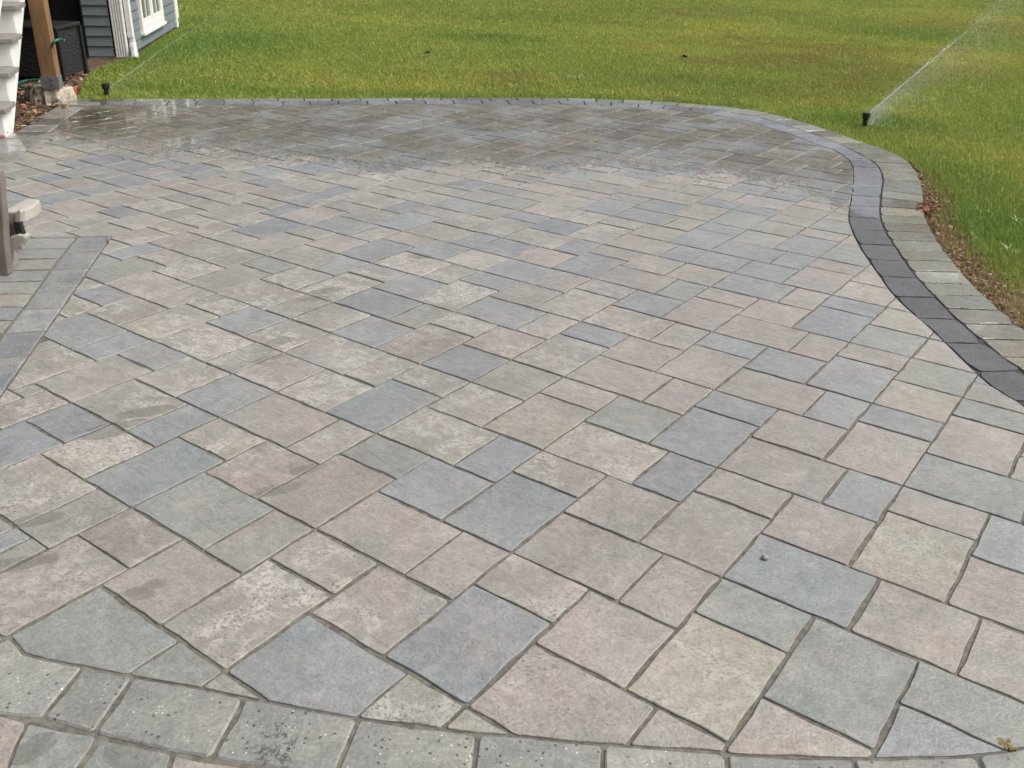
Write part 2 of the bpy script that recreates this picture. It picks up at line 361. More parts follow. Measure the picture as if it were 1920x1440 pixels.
def add_stone(mb, poly, col, k=0.0, top=0.0, thick=.03, cham=.0014, rough=.0045, rc=.0042, seg=.045):
    """one paver: a block with slightly uneven, softly broken edges"""
    poly = tidy(ccw(tidy(poly)))
    if len(poly) < 3 or abs(area2(poly)) / 2 < .0006: return
    per = sum(math.hypot(poly[i][0] - poly[i - 1][0], poly[i][1] - poly[i - 1][1]) for i in range(len(poly)))
    if abs(area2(poly)) / 2 / per ** 2 < .009: return
    n = len(poly); ring = []
    for i in range(n):
        a, b, c = Vector(poly[i - 1]), Vector(poly[i]), Vector(poly[(i + 1) % n])
        e1, e2 = (a - b), (c - b); l1, l2 = e1.length, e2.length
        turn = abs((-e1.normalized()).angle(e2.normalized(), 0)) if l1 > 1e-6 and l2 > 1e-6 else 0
        if turn > .5:
            r1 = min(rc * rnd.uniform(.6, 2.0), l1 * .3); r2 = min(rc * rnd.uniform(.6, 2.0), l2 * .3)
            p1, p2 = b + e1.normalized() * r1, b + e2.normalized() * r2
            ring += [p1, (p1 + p2 + b * .9) / 2.9, p2]
        else: ring.append(b)
    out = []
    for i in range(len(ring)):
        a, b = ring[i], ring[(i + 1) % len(ring)]; L = (b - a).length
        m = max(1, int(L / seg)); out.append(a)
        nn = Vector((-(b - a).y, (b - a).x)).normalized() if L > 1e-6 else Vector((0, 0))
        for j in range(1, m): out.append(a.lerp(b, j / m) + nn * rnd.uniform(-rough * .3, rough))
    out = [tuple(p) for p in out]
    inn = inset(out, cham)
    if len(inn) != len(out): out = tidy(out, 1e-5); inn = inset(out, cham)
    if len(inn) != len(out): return
    cl_ = lambda v, m: max(-m, min(m, v)); tx, ty = cl_(rnd.gauss(0, .0025), .004), cl_(rnd.gauss(0, .0025), .004); dz = top + cl_(rnd.gauss(.0003, .0006), .001)
    cx = sum(p[0] for p in out) / len(out); cy = sum(p[1] for p in out) / len(out)
    zz = lambda p, d: dz + (p[0] - cx) * tx + (p[1] - cy) * ty + d
    N = len(out)
    vs = [(p[0], p[1], zz(p, -thick)) for p in out] + [(p[0], p[1], zz(p, -cham * .9 + rnd.uniform(-.001, .0005))) for p in out] + [(p[0], p[1], zz(p, 0)) for p in inn]
    fs = [tuple(range(2 * N, 3 * N))]
    for i in range(N):
        j = (i + 1) % N
        fs += [(i, j, N + j, N + i), (N + i, N + j, 2 * N + j, 2 * N + i)]
    mb.add(vs, fs, col=col, rn=(rnd.random(), rnd.random(), rnd.random()), k=k)

# ------------------------------------------------------------------ field pavers  "n,m,WHc": place, size and tint of each slab
SLABS = '''-15,-2,32b -15,0,43t -11,0,23b -12,-3,33s -9,-3,34b -12,-6,43s -8,-6,23t -6,-5,32p -6,-3,43g -9,1,32s -12,3,33b -9,3,43p -6,0,33p -3,-6,33p -2,-3,23t
-9,6,33s -6,6,34b -5,3,23t -3,4,32g -3,0,34p 0,3,33b 0,0,43p -3,6,43t -3,9,33t 1,6,23b 3,3,34b 0,9,34t 0,-2,32p 4,0,23p 3,-3,33p 0,13,32p 3,12,33g
3,9,43p 3,7,32p 7,9,23b 6,12,34b 4,15,23p 6,16,32b 6,6,33p 6,3,43p 9,6,34p 9,10,32p 9,12,43p 9,15,33p 12,6,43b 10,3,23p 6,1,32p 10,18,23b 12,15,34p
12,19,32b 12,21,33y 15,18,34p 15,15,43g 15,13,32p 13,12,23b 12,9,33p 15,9,34y 0,-6,34s 3,-6,43b 6,-3,34b 9,0,33p 12,0,34y 12,4,32g 15,2,34g 16,6,33p
18,4,32g -20,3,23b -24,3,43b -18,4,32b -21,6,34s -24,6,33s -18,6,43s -23,9,23p -27,9,43t -21,10,32s -24,12,34t -27,12,33s -30,9,34g -30,13,32t
-30,15,43t -26,15,23t -18,0,34t -15,3,33s -14,6,23t -12,9,43s -12,6,33p -15,9,33s -12,12,33b -9,12,34p -8,9,23t -6,12,33b -6,10,32t -6,15,33p -9,16,32t
-9,18,43b -12,18,34s -11,15,23t -15,15,43b -17,12,23t -15,12,33s -18,15,34s -18,19,32s -15,18,33b -14,21,23t -18,21,43s -18,24,33b -12,22,32b
-12,24,43b -15,24,33t -15,27,33b -17,27,23b -21,27,43t -21,25,32p -21,21,34b -20,18,23b -24,18,43t -21,15,33s -21,12,43s -24,16,32b -18,9,33b
-27,22,32t -27,18,34t -24,21,33p -27,24,43b -23,24,23t -24,27,34b -24,31,32t -21,30,33t -18,30,34t -18,34,32b -30,24,34t -30,28,32t -27,27,33t
-26,30,23b -30,30,43t -33,27,23b -32,24,23b -24,33,43b -20,33,23t -18,36,43p -18,39,33p -15,39,34b -14,36,23t -15,33,33b -12,33,34t -15,30,43t
-11,30,23b -12,27,33p -9,27,34b -9,31,32p -9,33,43t -9,36,33t -12,37,32t -12,39,43b -8,39,23t -12,42,33b -9,42,34y -6,36,34b -5,33,23b -6,30,33t
-6,27,43p -6,25,32p -8,24,23p -9,21,33t -6,21,34t -3,24,33b -3,21,43p -3,19,32b -3,15,34t -5,18,23p 0,18,33p 0,15,43p 1,21,23t -2,27,23g -3,30,33t
0,24,34p 0,28,32p -3,33,33b 0,30,43b 0,33,33b 3,22,32b 3,18,34p 3,24,43p 3,27,33p 6,21,33b 6,18,43p -6,40,32b -9,46,32b -11,45,23y 3,33,34p 3,37,32p
0,39,34b 0,43,32p 1,36,23b 6,33,33y 6,31,32b 6,27,34b 4,30,23p 9,30,33y 9,27,33g 9,25,32p 7,24,23p 9,21,34b 12,24,33g -15,-6,34b -17,-3,23s -6,-9,34p
15,22,32g 18,12,43b 18,9,43p -3,-9,43g 1,-9,23g 3,-9,43t 7,-6,23y 9,-6,43y 9,-3,43p 13,-3,23t 15,-3,35p 18,1,43b 19,6,43p -27,7,32b -21,-1,34t 3,39,34g
0,45,43g 6,36,43y 12,27,33p -17,-16,33g -14,-16,23y -12,-16,23g -10,-17,34t -28,-15,34t -25,-15,43t -21,-15,43t -17,-13,32b -14,-13,43b -10,-13,33b
-7,-14,23s -5,-13,32t -31,-14,33s -25,-12,33b -22,-12,33b -19,-12,23t -34,-14,34b -31,-11,33b -28,-11,32t -17,-11,32s -7,-11,32t -4,-11,32t -1,-11,32b
-34,-10,32p -14,-10,32b -11,-10,32g -8,-10,14b 2,-12,43t -28,-9,33p -25,-9,33t -22,-9,23t -20,-9,32b -17,-9,33b -7,-9,13t -34,-8,32t -31,-8,33p
-14,-8,32b -11,-8,32t 7,-9,33g -37,-9,33t -20,-7,33s -36,-6,23p -34,-6,33b -28,-6,33b -25,-6,33t -22,-6,23t -17,-6,23t -40,-6,43g -31,-5,33b -20,-4,33y
13,-7,34t -40,-3,33y -37,-3,43b -33,-3,23t -28,-3,43g -24,-3,23p -22,-3,14p -21,-3,12t -31,-2,32b -43,-4,34g -18,-1,11t 18,-3,34t -43,0,43p -39,0,33y
-36,0,33s -33,0,33t -30,0,33s -27,0,32p -24,0,23p -22,1,12t -45,0,23b -27,2,33t 22,1,33y -45,3,33t -42,3,33b -39,3,23t -37,3,33t -34,3,32b -31,3,43g
-47,2,23t 21,4,32t -48,5,33s -34,5,32p -27,5,32y 24,4,32s -45,6,33b -42,6,33g -39,6,33t -36,6,23b -31,6,43y 23,6,32t -51,5,33t -34,7,32b -51,8,32g
-48,8,32p 23,8,32g 26,6,23t -45,9,43b -41,9,32t -38,9,34p -35,9,33y -32,9,23b 22,9,14g 26,9,32t -55,8,43b -51,10,43g -47,10,23b 23,10,33b -54,11,33s
-41,11,33t 26,11,32y -57,11,34s -45,12,43p -35,12,32t -32,12,23b -3,12,33t -51,13,43b -47,13,23b -38,13,33t 22,13,32b 25,13,33p -54,14,32t -41,14,33t
-35,14,33p -60,12,34g -57,15,33b -45,15,43p -32,15,23t 19,15,23s 21,15,43b -60,16,32t -54,16,23t -52,16,43t -48,16,33b -38,16,33t -41,17,32b -35,17,32y
-63,15,34t -60,18,33t -57,18,33g -45,18,43t -32,18,23p -30,18,32t 18,18,32t 21,18,33t -63,19,33g -54,19,32b -51,19,33p -48,19,33b -41,19,43s -37,19,23g
-35,19,32t -66,18,34b -30,20,34b 18,20,32p -60,21,33t -57,21,32s -54,21,34b -45,21,43t -35,21,34t -32,21,23p 21,21,33g -66,22,32t -63,22,32t -51,22,23g
-49,22,43b -41,22,32g -38,22,32t 18,22,33t -68,22,23t -57,23,32b -66,24,33t -63,24,43y -59,24,23t -45,24,23p -43,24,32p -40,24,32p -37,24,23t 15,24,32t
-70,25,43t -57,25,43b -53,25,43b -49,25,23p -47,25,23b -35,25,32s 18,25,34t -43,26,33p -40,26,33t 15,26,34b -73,25,33b -66,27,43g -62,27,34t -59,27,23t
-45,27,23g -37,27,43t -31,27,14y -73,28,34g -70,28,43s -57,28,32g -54,28,32t -51,28,32b -48,28,33b -76,26,34p -43,29,32y -40,29,32b -76,30,32t
-66,30,43t -59,30,32p -56,30,33t -53,30,23b -51,30,33t -45,30,23s -37,30,43t -33,30,23b 12,30,32g 15,30,32t -70,31,43g -62,31,33b -48,31,33y -43,31,33b
-40,31,33s -31,31,14t -78,30,23p -76,32,33g -73,32,33y -59,32,32t 12,32,32s -79,33,32t -66,33,23g -64,33,23b -56,33,32g -53,33,33s -50,33,23t
-45,33,23p -37,33,43t -33,33,23t -30,33,32t -27,33,33t 9,33,33y -70,34,43p -62,34,43p -58,34,23b -48,34,32p -43,34,23t -41,34,43b 12,34,32g -82,33,33t
-79,35,43g -75,35,33b -72,35,23t -56,35,32t -31,35,43t -82,36,32s -66,36,23b -64,36,23t -53,36,33t -50,36,33p -47,36,23b -45,36,23t -37,36,32p
-34,36,32s -27,36,32g -24,36,33t -21,36,33g -3,36,43b 10,36,33b -70,37,43y -62,37,23t -60,37,43y -56,37,32b -43,37,32t -40,37,33b -84,36,23y -82,38,32p
-79,38,33t -76,38,32t -73,38,32p -37,38,43b -33,38,33t -30,38,33t -27,38,33b -85,39,34t -66,39,43b -56,39,34t -53,39,33b -50,39,33t -47,39,33g
-44,39,43b -24,39,32b -21,39,32t -3,39,33g 6,39,33t 9,39,32g -82,40,33b -76,40,33p -73,40,43p -69,40,32b -62,40,33t -59,40,34t -40,40,32p -79,41,32p
-37,41,33p -34,41,33b -31,41,32p -28,41,33t -25,41,32p -22,41,43p -69,42,32t -66,42,43b -53,42,32b -50,42,33t -47,42,33t -44,42,43t -40,42,33p
-18,42,32t -6,42,34g -3,42,33t 6,42,33t -85,43,32s -82,43,43g -78,43,43t -74,43,32b -71,43,23b -62,43,33t -56,43,32t -31,43,34t -25,43,32t -15,43,32t
3,43,32y -69,44,32p -59,44,32t -53,44,32p -37,44,43b -33,44,23t -28,44,32s -22,44,32p -19,44,43t -85,45,33b -74,45,32b -66,45,23t -64,45,23t -56,45,32t
-50,45,43b -46,45,33b -43,45,33g -40,45,32g -25,45,33t -15,45,43p -3,45,32t 4,45,33g -82,46,32y -79,46,32p -76,46,23t -71,46,23p -69,46,33t -62,46,32t
-59,46,32t -53,46,33t -28,46,32t -22,46,34b -6,46,32b -74,47,33t -56,47,33g -40,47,33t -37,47,33t -34,47,32s -31,47,33y -19,47,43t -3,47,33t -66,48,32t
-63,48,33p -60,48,23t -58,48,23s -50,48,34b -47,48,33b -44,48,43t -28,48,43b -24,48,23b -15,48,32t -12,48,33t -9,48,23t -7,48,43p 0,48,32y 3,48,33t
-76,49,23g -71,49,32t -68,49,23t -53,49,34p -34,49,32b -74,50,33g -66,50,32y -56,50,32y -40,50,32t -37,50,32y -31,50,32p -22,50,32p -19,50,43b
-15,50,33y -3,50,32p 0,50,33s -71,51,32t -63,51,32t -60,51,23t -58,51,23b -47,51,32t -44,51,23b -42,51,23b -34,51,33p -28,51,43t -24,51,23y -12,51,32s
-9,51,33b -6,51,32b -68,52,33t -65,52,23t -56,52,32b -50,52,32s -40,52,33t -37,52,32t -31,52,32p -22,52,33b -3,52,32g -72,53,43t -63,53,33t -53,53,33g
-47,53,32t -19,53,32b -16,53,33b -13,53,43p -6,53,33g 0,53,34t -60,54,33y -57,54,43t -50,54,32s -44,54,43y -37,54,32g -34,54,32t -31,54,33t -28,54,43p
-24,54,23p -9,54,32t -3,54,32t -68,55,32b -65,55,23p -47,55,33t -40,55,33b -22,55,23t -20,55,43t -63,56,32g -53,56,32t -50,56,32t -37,56,32y -34,56,32p
-16,56,32b -13,56,32b -10,56,33b -7,56,23t -5,56,33p -2,56,23b -68,57,32y -60,57,32p -57,57,43t -44,57,43g -31,57,33p -28,57,33b -25,57,34t 0,57,32b
-65,58,33t -62,58,23t -53,58,32t -50,58,32t -47,58,33p -40,58,32t -37,58,32b -34,58,33b -22,58,23g -20,58,43t -16,58,23t -14,58,43p -60,59,34p
-10,59,32b -7,59,23t -5,59,33t -2,59,23g 0,59,33t -57,60,34t -54,60,43y -50,60,34p -44,60,43p -40,60,32s -37,60,33p -31,60,43t -27,60,23t -63,61,33b
-47,61,32s -34,61,32p -25,61,43b -21,61,33t -18,61,43b -14,61,43b -10,61,33t -40,62,33p -7,62,32b -4,62,32p -1,62,33p -60,63,33b -54,63,43t -47,63,33t
-44,63,43b -37,63,33p -34,63,34p -31,63,34t -28,63,33p -57,64,33t -50,64,32t -25,64,32t -22,64,32t -19,64,43p -15,64,33t -12,64,32t -9,64,43t -5,64,23y
-3,64,23b -40,65,32p -54,66,43s -50,66,33t -47,66,34t -44,66,43p -37,66,32b -28,66,32b -25,66,33g -22,66,33b -12,66,33t -57,67,32p -40,67,32b
-34,67,32s -31,67,33b -19,67,32g -16,67,43g -9,67,33t -6,67,23s -4,67,33g -37,68,32b -28,68,33b -53,69,43p -49,69,23b -44,69,33t -41,69,23p -39,69,23b
-34,69,33b -25,69,32b -22,69,33y -19,69,32p -12,69,33b -47,70,32g -37,70,34t -31,70,32t -16,70,43p -9,70,23g -7,70,33b -28,71,32p -25,71,32t -19,71,32t
-51,72,33t -48,72,33b -45,72,32t -42,72,32y -39,72,23p -34,72,33t -31,72,32b -22,72,32s -12,72,33b -28,73,32b -25,73,32b -19,73,32b -16,73,43t
-9,73,32t -45,74,32g -42,74,32y -37,74,32b -31,74,32t -22,74,34b -48,75,33g -39,75,23y -34,75,32t -28,75,33t -25,75,33t -19,75,33p -12,75,23b
-10,75,23t -45,76,32t -42,76,33g -37,76,34y -31,76,32t -16,76,23g -14,76,23b -34,77,32t -39,78,23p -31,78,33t -28,78,33t -25,78,23t -23,78,33p
-20,78,43b -34,79,33s -16,79,32g -37,80,32t -31,81,23t -29,81,43s -25,81,33y -22,81,32t -34,82,32t'''
CX = (-1.1043355983756609, 1.5968607820654797, 0.0013081523028994901, 0.04212278917767759, 1.1040480524165952e-05, 0.0008580562876594477)
CY = (0.9704774353302369, -0.021138839215204985, 1.6439303665920715, 0.0013116782647146774, 0.054550235276456194, 0.006144120816941379)
C35, S35 = math.cos(math.radians(35)), math.sin(math.radians(35))
def node(n, m):
    n, m = n / 30, m / 30; f = (1, n, m, n * n, n * m, m * m)
    gx = sum(a * b for a, b in zip(CX, f)) * H; gy = sum(a * b for a, b in zip(CY, f)) * H
    return (gx * C35 + gy * S35, -gx * S35 + gy * C35)

field = [gw(*p) for p in NEAR_UP] + W_INN[::1] + L_INN[1:] + [gw(-40, 447), gw(52, 446)] + [gw(142, 444.5)] + [gw(*p) for p in STRIP_R]
field = inset(ccw(tidy(field, .002)), .003)
TINT = {'b': [(149, 157, 160), (153, 160, 162), (147, 154, 160), (155, 163, 164)], 'g': [(154, 162, 154), (152, 160, 154), (158, 163, 153)],
        't': [(167, 164, 152), (164, 162, 152), (171, 167, 155)], 'p': [(169, 160, 151), (167, 159, 151), (171, 163, 153)],
        's': [(172, 167, 155), (169, 164, 154)], 'y': [(171, 166, 147), (168, 164, 148)]}
def tint(c, k=.64):
    r, g, b = lin(rnd.choice(TINT[c])); j = rnd.uniform(.93, 1.06) * k
    return (r * j * rnd.uniform(.98, 1.02), g * j, b * j * rnd.uniform(.98, 1.02))
mb = MB()
for tok in SLABS.split():
    n_, m_, r_ = tok.split(','); n0, m0 = int(n_), int(m_); w_, h_, c_ = int(r_[0]), int(r_[1]), r_[2]
    g0 = .047
    if node(n0 + w_ / 2, m0 + h_ / 2)[1] > 6.3: g0 = .054
    j = [g0 * rnd.uniform(.45, 1.55) for _ in range(4)]
    q = [node(n0 + j[0], m0 + j[1]), node(n0 + w_ - j[2], m0 + j[1]), node(n0 + w_ - j[2], m0 + h_ - j[3]), node(n0 + j[0], m0 + h_ - j[3])]
    q = clip_convex(field, ccw(q))
    if len(q) >= 3: add_stone(mb, q, tint(c_), min(1, {'s': 1.0, 'y': .45, 't': .2, 'p': .15}.get(c_, .03) * rnd.uniform(.7, 1.2) + (.45 if c_ in 'tpy' and q[0][0] < .4 and q[0][1] < 5.2 and rnd.random() < .55 else 0)))
# the four slabs this side of the near border
for px, c_ in (([(-60, 1335), (0, 1343), (48, 1356), (25, 1400), (8, 1450), (-60, 1450)], 'p'), ([(54, 1358), (178, 1382), (168, 1402), (132, 1452), (14, 1452), (32, 1402)], 'g'),
               ([(190, 1388), (318, 1413), (308, 1452), (145, 1452)], 'g'), ([(328, 1418), (420, 1434), (520, 1449), (515, 1470), (312, 1470)], 'p')):
    add_stone(mb, [gw(*p) for p in px], tint(c_), .25)
# small slabs laid flat beside the steps' landing, inside the grey strip
for px, c_ in (([(47, 447), (141, 446.5), (124, 465.5), (40, 467)], 'b'), ([(22, 468), (123, 466.5), (109, 483.5), (10, 486)], 'b'), ([(24, 488), (108, 485), (94, 504.5), (4, 506.5)], 't'),
               ([(4, 508.5), (92, 506.5), (79, 525.5), (-14, 528)], 'b'), ([(-40, 530), (78, 527.5), (62, 549.5), (-48, 551)], 'g'), ([(-50, 553), (60, 551.5), (44, 574), (-60, 575)], 'y'),
               ([(-64, 577), (42, 576), (24, 599), (-80, 601)], 'b'), ([(-82, 603), (21, 601.5), (4, 623), (-90, 626)], 't'),
               ([(-92, 628), (1, 625.5), (-18, 652), (-110, 655)], 'b'), ([(-60, 470), (16, 468), (8, 485), (-70, 487)], 't'), ([(-70, 489), (14, 488), (-2, 506), (-80, 508)], 'g'), ([(-60, 448), (40, 447), (34, 466.5), (-60, 468)], 'b')):
    add_stone(mb, [gw(*p) for p in px], tint(c_), .15)
struct(mb.link('patio_paving', M_FIELD))

# ------------------------------------------------------------------ border courses
def along(poly, step, s0=0.0):
    """points with tangent every step along a polyline"""
    P = [Vector(p) for p in poly]; out = []; need = s0; acc = 0
    for a, b in zip(P[:-1], P[1:]):
        L = (b - a).length
        while need <= acc + L and L > 0:
            out.append((a.lerp(b, (need - acc) / L), (b - a).normalized())); need += step() if callable(step) else step
        acc += L
    return out
def ray_hit(p, d, poly):
    best = None
    for a, b in zip(poly[:-1], poly[1:]):
        ax, ay = a; ex, ey = b[0] - ax, b[1] - ay; den = d.x * ey - d.y * ex
        if abs(den) < 1e-9: continue
        t = ((ax - p.x) * ey - (ay - p.y) * ex) / den; s = ((ax - p.x) * d.y - (ay - p.y) * d.x) / den
        if -1e-6 <= s <= 1 + 1e-6 and (best is None or abs(t) < abs(best)): best = t
    return None if best is None else p + d * best
def seg_between(poly, a, b):
    """vertices of the polyline between the points nearest to a and b, with a and b as ends"""
    ia = min(range(len(poly)), key=lambda i: (Vector(poly[i]) - a).length); ib = min(range(len(poly)), key=lambda i: (Vector(poly[i]) - b).length)
    if ib - ia < 2: return [tuple(a), tuple(b)]
    return [tuple(a)] + [poly[i] for i in range(ia + 1, ib)] + [tuple(b)]
def course(mb, inner, outer, cuts, cols, gap=.003, k=0.0, top=0.0, rough=.003, cham=.004):
    for (i0, o0), (i1, o1) in zip(cuts[:-1], cuts[1:]):
        poly = seg_between(inner, i0, i1) + seg_between(outer, o0, o1)[::-1]
        poly = tidy(ccw(poly))
        if len(poly) < 3: continue
        poly = inset(poly, gap)
        add_stone(mb, poly, cols(), k=k, top=top, rough=rough, cham=cham, rc=.007)

def pxcuts(lst): return [(Vector(gw(*a)), Vector(gw(*b))) for a, b in lst]
def r3(lst): return [((1440 + a / 4, 360 + b / 4), (1440 + c / 4, 360 + d / 4)) for a, b, c, d in lst]
# joints read along the right-hand curve, then regular ones round the far edge
band_cuts = pxcuts(r3([(2000, 1580, 2330, 1600), (1840, 1560, 2120, 1575), (1590, 1345, 1850, 1340), (1320, 1130, 1590, 1135), (1110, 945, 1410, 955), (970, 785, 1250, 790), (850, 630, 1120, 645), (760, 505, 1020, 515), (690, 390, 940, 400), (630, 285, 880, 290), (608, 185, 845, 200), (612, 100, 840, 110), (622, 25, 840, 35)]) + [((1594, 350), (1654, 352)), ((1599, 331), (1654, 332)), ((1598, 312), (1649, 314)), ((1586, 296), (1630, 297))])
edge_cuts = pxcuts(r3([(2180, 1640, 2400, 1560), (1950, 1420, 3000, 1380), (1740, 1235, 2060, 1240), (1600, 1100, 1960, 1108), (1460, 985, 1840, 990), (1330, 870, 1735, 885), (1240, 770, 1630, 778), (1160, 675, 1540, 688), (1090, 590, 1460, 597), (1030, 510, 1390, 518), (970, 430, 1315, 442), (930, 355, 1270, 368), (893, 292, 1232, 302), (862, 233, 1200, 240), (846, 168, 1176, 183), (846, 108, 1166, 128), (850, 42, 1164, 78)]) + [((1653, 356), (1731, 366)), ((1656, 336), (1729, 341)), ((1650, 319), (1722, 325)), ((1637, 303), (1708, 308)), ((1611, 288), (1690, 292.5))])
def more_cuts(cuts, mid_poly, other, step, s_from, flip):
    pts = along(mid_poly, step); started = False
    last = cuts[-1][0 if flip else 1]
    k0 = min(range(len(pts)), key=lambda i: (pts[i][0] - last).length)
    for p, t in pts[k0 + 1:]:
        nrm = Vector((-t.y, t.x)); q = ray_hit(p, nrm, other)
        if q is None or (q - p).length > .6: continue
        cuts.append((p, q) if flip else (q, p))
    return cuts
band_cuts = more_cuts(band_cuts, W_MID, W_INN, lambda: rnd.uniform(.22, .25), 0, False)
edge_cuts = more_cuts(edge_cuts, W_MID, W_OUT, lambda: rnd.uniform(.21, .25), 0, True)
mb = MB()
def band_col():
    j = rnd.uniform(.88, 1.12) * .082; return (j * .98, j * .985, j * 1.06)
course(mb, W_INN, W_MID, band_cuts, band_col, gap=.0045, cham=.0012, rough=.006)
struct(mb.link('patio_dark_band', M_BAND))
mb = MB()
def edge_col():
    c = rnd.choice([(.265, .275, .235), (.255, .275, .24), (.275, .275, .235), (.28, .262, .222), (.25, .27, .245)]); j = rnd.uniform(.9, 1.1) * .72
    return (c[0] * j * 1.05, c[1] * j * .985, c[2] * j * .92)
course(mb, W_MID, W_OUT, edge_cuts, edge_col, gap=.0048, cham=.002, rough=.005)
# left border beside the planting bed
lo, li = smooth(L_OUT, 4), smooth(L_INN, 4)
cuts = []
for p, t in along(li, .235):
    q = ray_hit(p, Vector((t.y, -t.x)), lo)
    if q is not None and (q - p).length < .8: cuts.append((p, q))
def grey_col():
    j = rnd.uniform(.88, 1.12) * .23; return (j, j * .985, j * .94)
course(mb, li, lo, cuts, grey_col, gap=.0025)
for px in ([(131, 186.2), (168, 185.8), (168, 190.6), (121, 191)], [(119, 191.6), (167, 191.2), (188, 191), (189, 196.8), (162, 197.2), (108, 196.5)]):
    add_stone(mb, [gw(*p) for p in px], grey_col())
struct(mb.link('patio_edging', M_EDGE))
# near border of grey pitted blocks
mb = MB()
def cob_col():
    j = rnd.uniform(.93, 1.07) * .195; return (j, j * 1.015, j * .965)
up, lowr = [gw(*p) for p in NEAR_UP], [gw(*p) for p in NEAR_LO]
cut = pxcuts([((-60, 1185), (-60, 1330)), ((158, 1247), (77, 1346)), ((250, 1268), (175, 1375)), ((458, 1307), (396, 1422)), ((672, 1345), (625, 1456)), ((895, 1375), (884, 1483)), ((1130, 1394), (1132, 1501)), ((1360, 1411), (1372, 1514)), ((1597, 1421), (1625, 1520)), ((1830, 1415), (1870, 1503)), ((1990, 1385), (1990, 1490))])
course(mb, up, lowr, cut, cob_col, gap=.0036, rough=.005, cham=.004, k=.0)
# grey strip beside the landing
sr, sl = [gw(*p) for p in STRIP_R], [gw(*p) for p in STRIP_L]
cut = pxcuts([((143, 445), (210, 442)), ((119, 474), (190, 471)), ((95.5, 505.5), (168.5, 502.5)), ((70, 541), (144.5, 537.5)), ((41, 580), (118, 576)), ((6, 624), (88.5, 618.5)), ((-33, 672.5), (55, 666)), ((-85, 735), (2, 742)), ((-140, 800), (-60, 832))])
def strip_col():
    j = rnd.uniform(.92, 1.08) * .18; return (j * .97, j, j * 1.04)
for (a0, b0), (a1, b1) in zip(cut[:-1], cut[1:]):
    add_stone(mb, inset(ccw([tuple(a0), tuple(b0), tuple(b1), tuple(a1)]), .005), strip_col(), rough=.004, cham=.005)
struct(mb.link('patio_grey_border', M_COB))

# bed of jointing sand under all paving
base = [(-3.3, 1.0), (2.6, 1.0), (2.6, 1.6)]
base = [(-3.2, .9), (2.0, .9)] + W_OUT + L_OUT[1:] + [(-3.3, 3.0)]
inner = [(-3.2, .9), (1.6, .9)] + W_INN + L_INN[1:] + [(-3.2, 4.0)]
mb = MB()
bb = ccw(tidy(base, .002)); ib = ccw(tidy(inner, .002)); mb.add([(x, y, -.0042) for x, y in ib], [tuple(range(len(ib)))]); mb.add([(x, y, -.012) for x, y in bb], [tuple(range(len(bb)))])
struct(mb.link('patio_sand_bed', M_JOINT))
# darker grit swept under the border courses; higher sheet in the far, wet joints, their sky reflection painted pale
strip_ = [tuple(q) for q in W_INN] + [tuple(q) for q in W_OUT[::-1]]
mb = MB(); mb.add([(x, y, -.006) for x, y in ccw(tidy(strip_, .002))], [tuple(range(len(tidy(strip_, .002))))])
struct(mb.link('patio_border_grit', plain('dark_grit', (.04, .038, .034), .95, .3, 60, .6)))
wet_ = [q for q in W_INN if q[1] > 6.25]
wp = inset(ccw(tidy([(-2.9, 6.35), (-1.6, 6.3), (-.85, 6.1), (.2, 6.2), (1.1, 6.15), (1.6, 6.1)] + wet_, .002)), .004)
mb = MB(); mb.add([(x, y, -.0022) for x, y in wp], [tuple(range(len(wp)))])
struct(mb.link('patio_wet_joint_shine', M_JOINT))

# ------------------------------------------------------------------ lawn
PATIO = np.array(bb)
def in_poly(P, poly):
    x, y = P[:, 0], P[:, 1]; r = np.zeros(len(P), bool); x1, y1 = poly[-1]
    for x2, y2 in poly:
        c = (y1 > y) != (y2 > y)
        if y2 != y1: r ^= c & (x < (x2 - x1) * (y - y1) / (y2 - y1) + x1)
        x1, y1 = x2, y2
    return r
_lat = nrng.random((256, 256))
def vnoise(x, y, s, o=0):
    x = x / s + 37.7 + o * 11.3; y = y / s + 91.1 + o * 7.7
    xi = np.floor(x).astype(int); yi = np.floor(y).astype(int); fx = x - xi; fy = y - yi
    fx = fx * fx * (3 - 2 * fx); fy = fy * fy * (3 - 2 * fy)
    g = lambda a, b: _lat[a % 256, b % 256]
    return (g(xi, yi) * (1 - fx) + g(xi + 1, yi) * fx) * (1 - fy) + (g(xi, yi + 1) * (1 - fx) + g(xi + 1, yi + 1) * fx) * fy
EDGE = np.array([p for p in W_OUT if p[1] < 6.6])
def edge_dist(P):
    d = np.full(len(P), 9.0)
    m = (P[:, 1] < 6.9) & (P[:, 0] > 1.2); Q = P[m]
    dd = np.full(len(Q), 9.0)
    for e in EDGE: dd = np.minimum(dd, np.hypot(Q[:, 0] - e[0], Q[:, 1] - e[1]))
    d[m] = dd; return d
BED = np.array([(-3.55, 7.6), (-3.68, 7.99), (-3.72, 8.25), (-3.95, 8.9), (-4.13, 9.45), (-4.2, 9.95), (-4.12, 10.5), (-4.7, 13.95), (-16, 12), (-16, 3), (-3.3, 4)])
HC = Vector((-4.1617, 10.5208)); HD = Vector((-.15695, .98761)); HL = Vector((-.98761, -.15695))   # house corner, along its side wall, along its gable wall

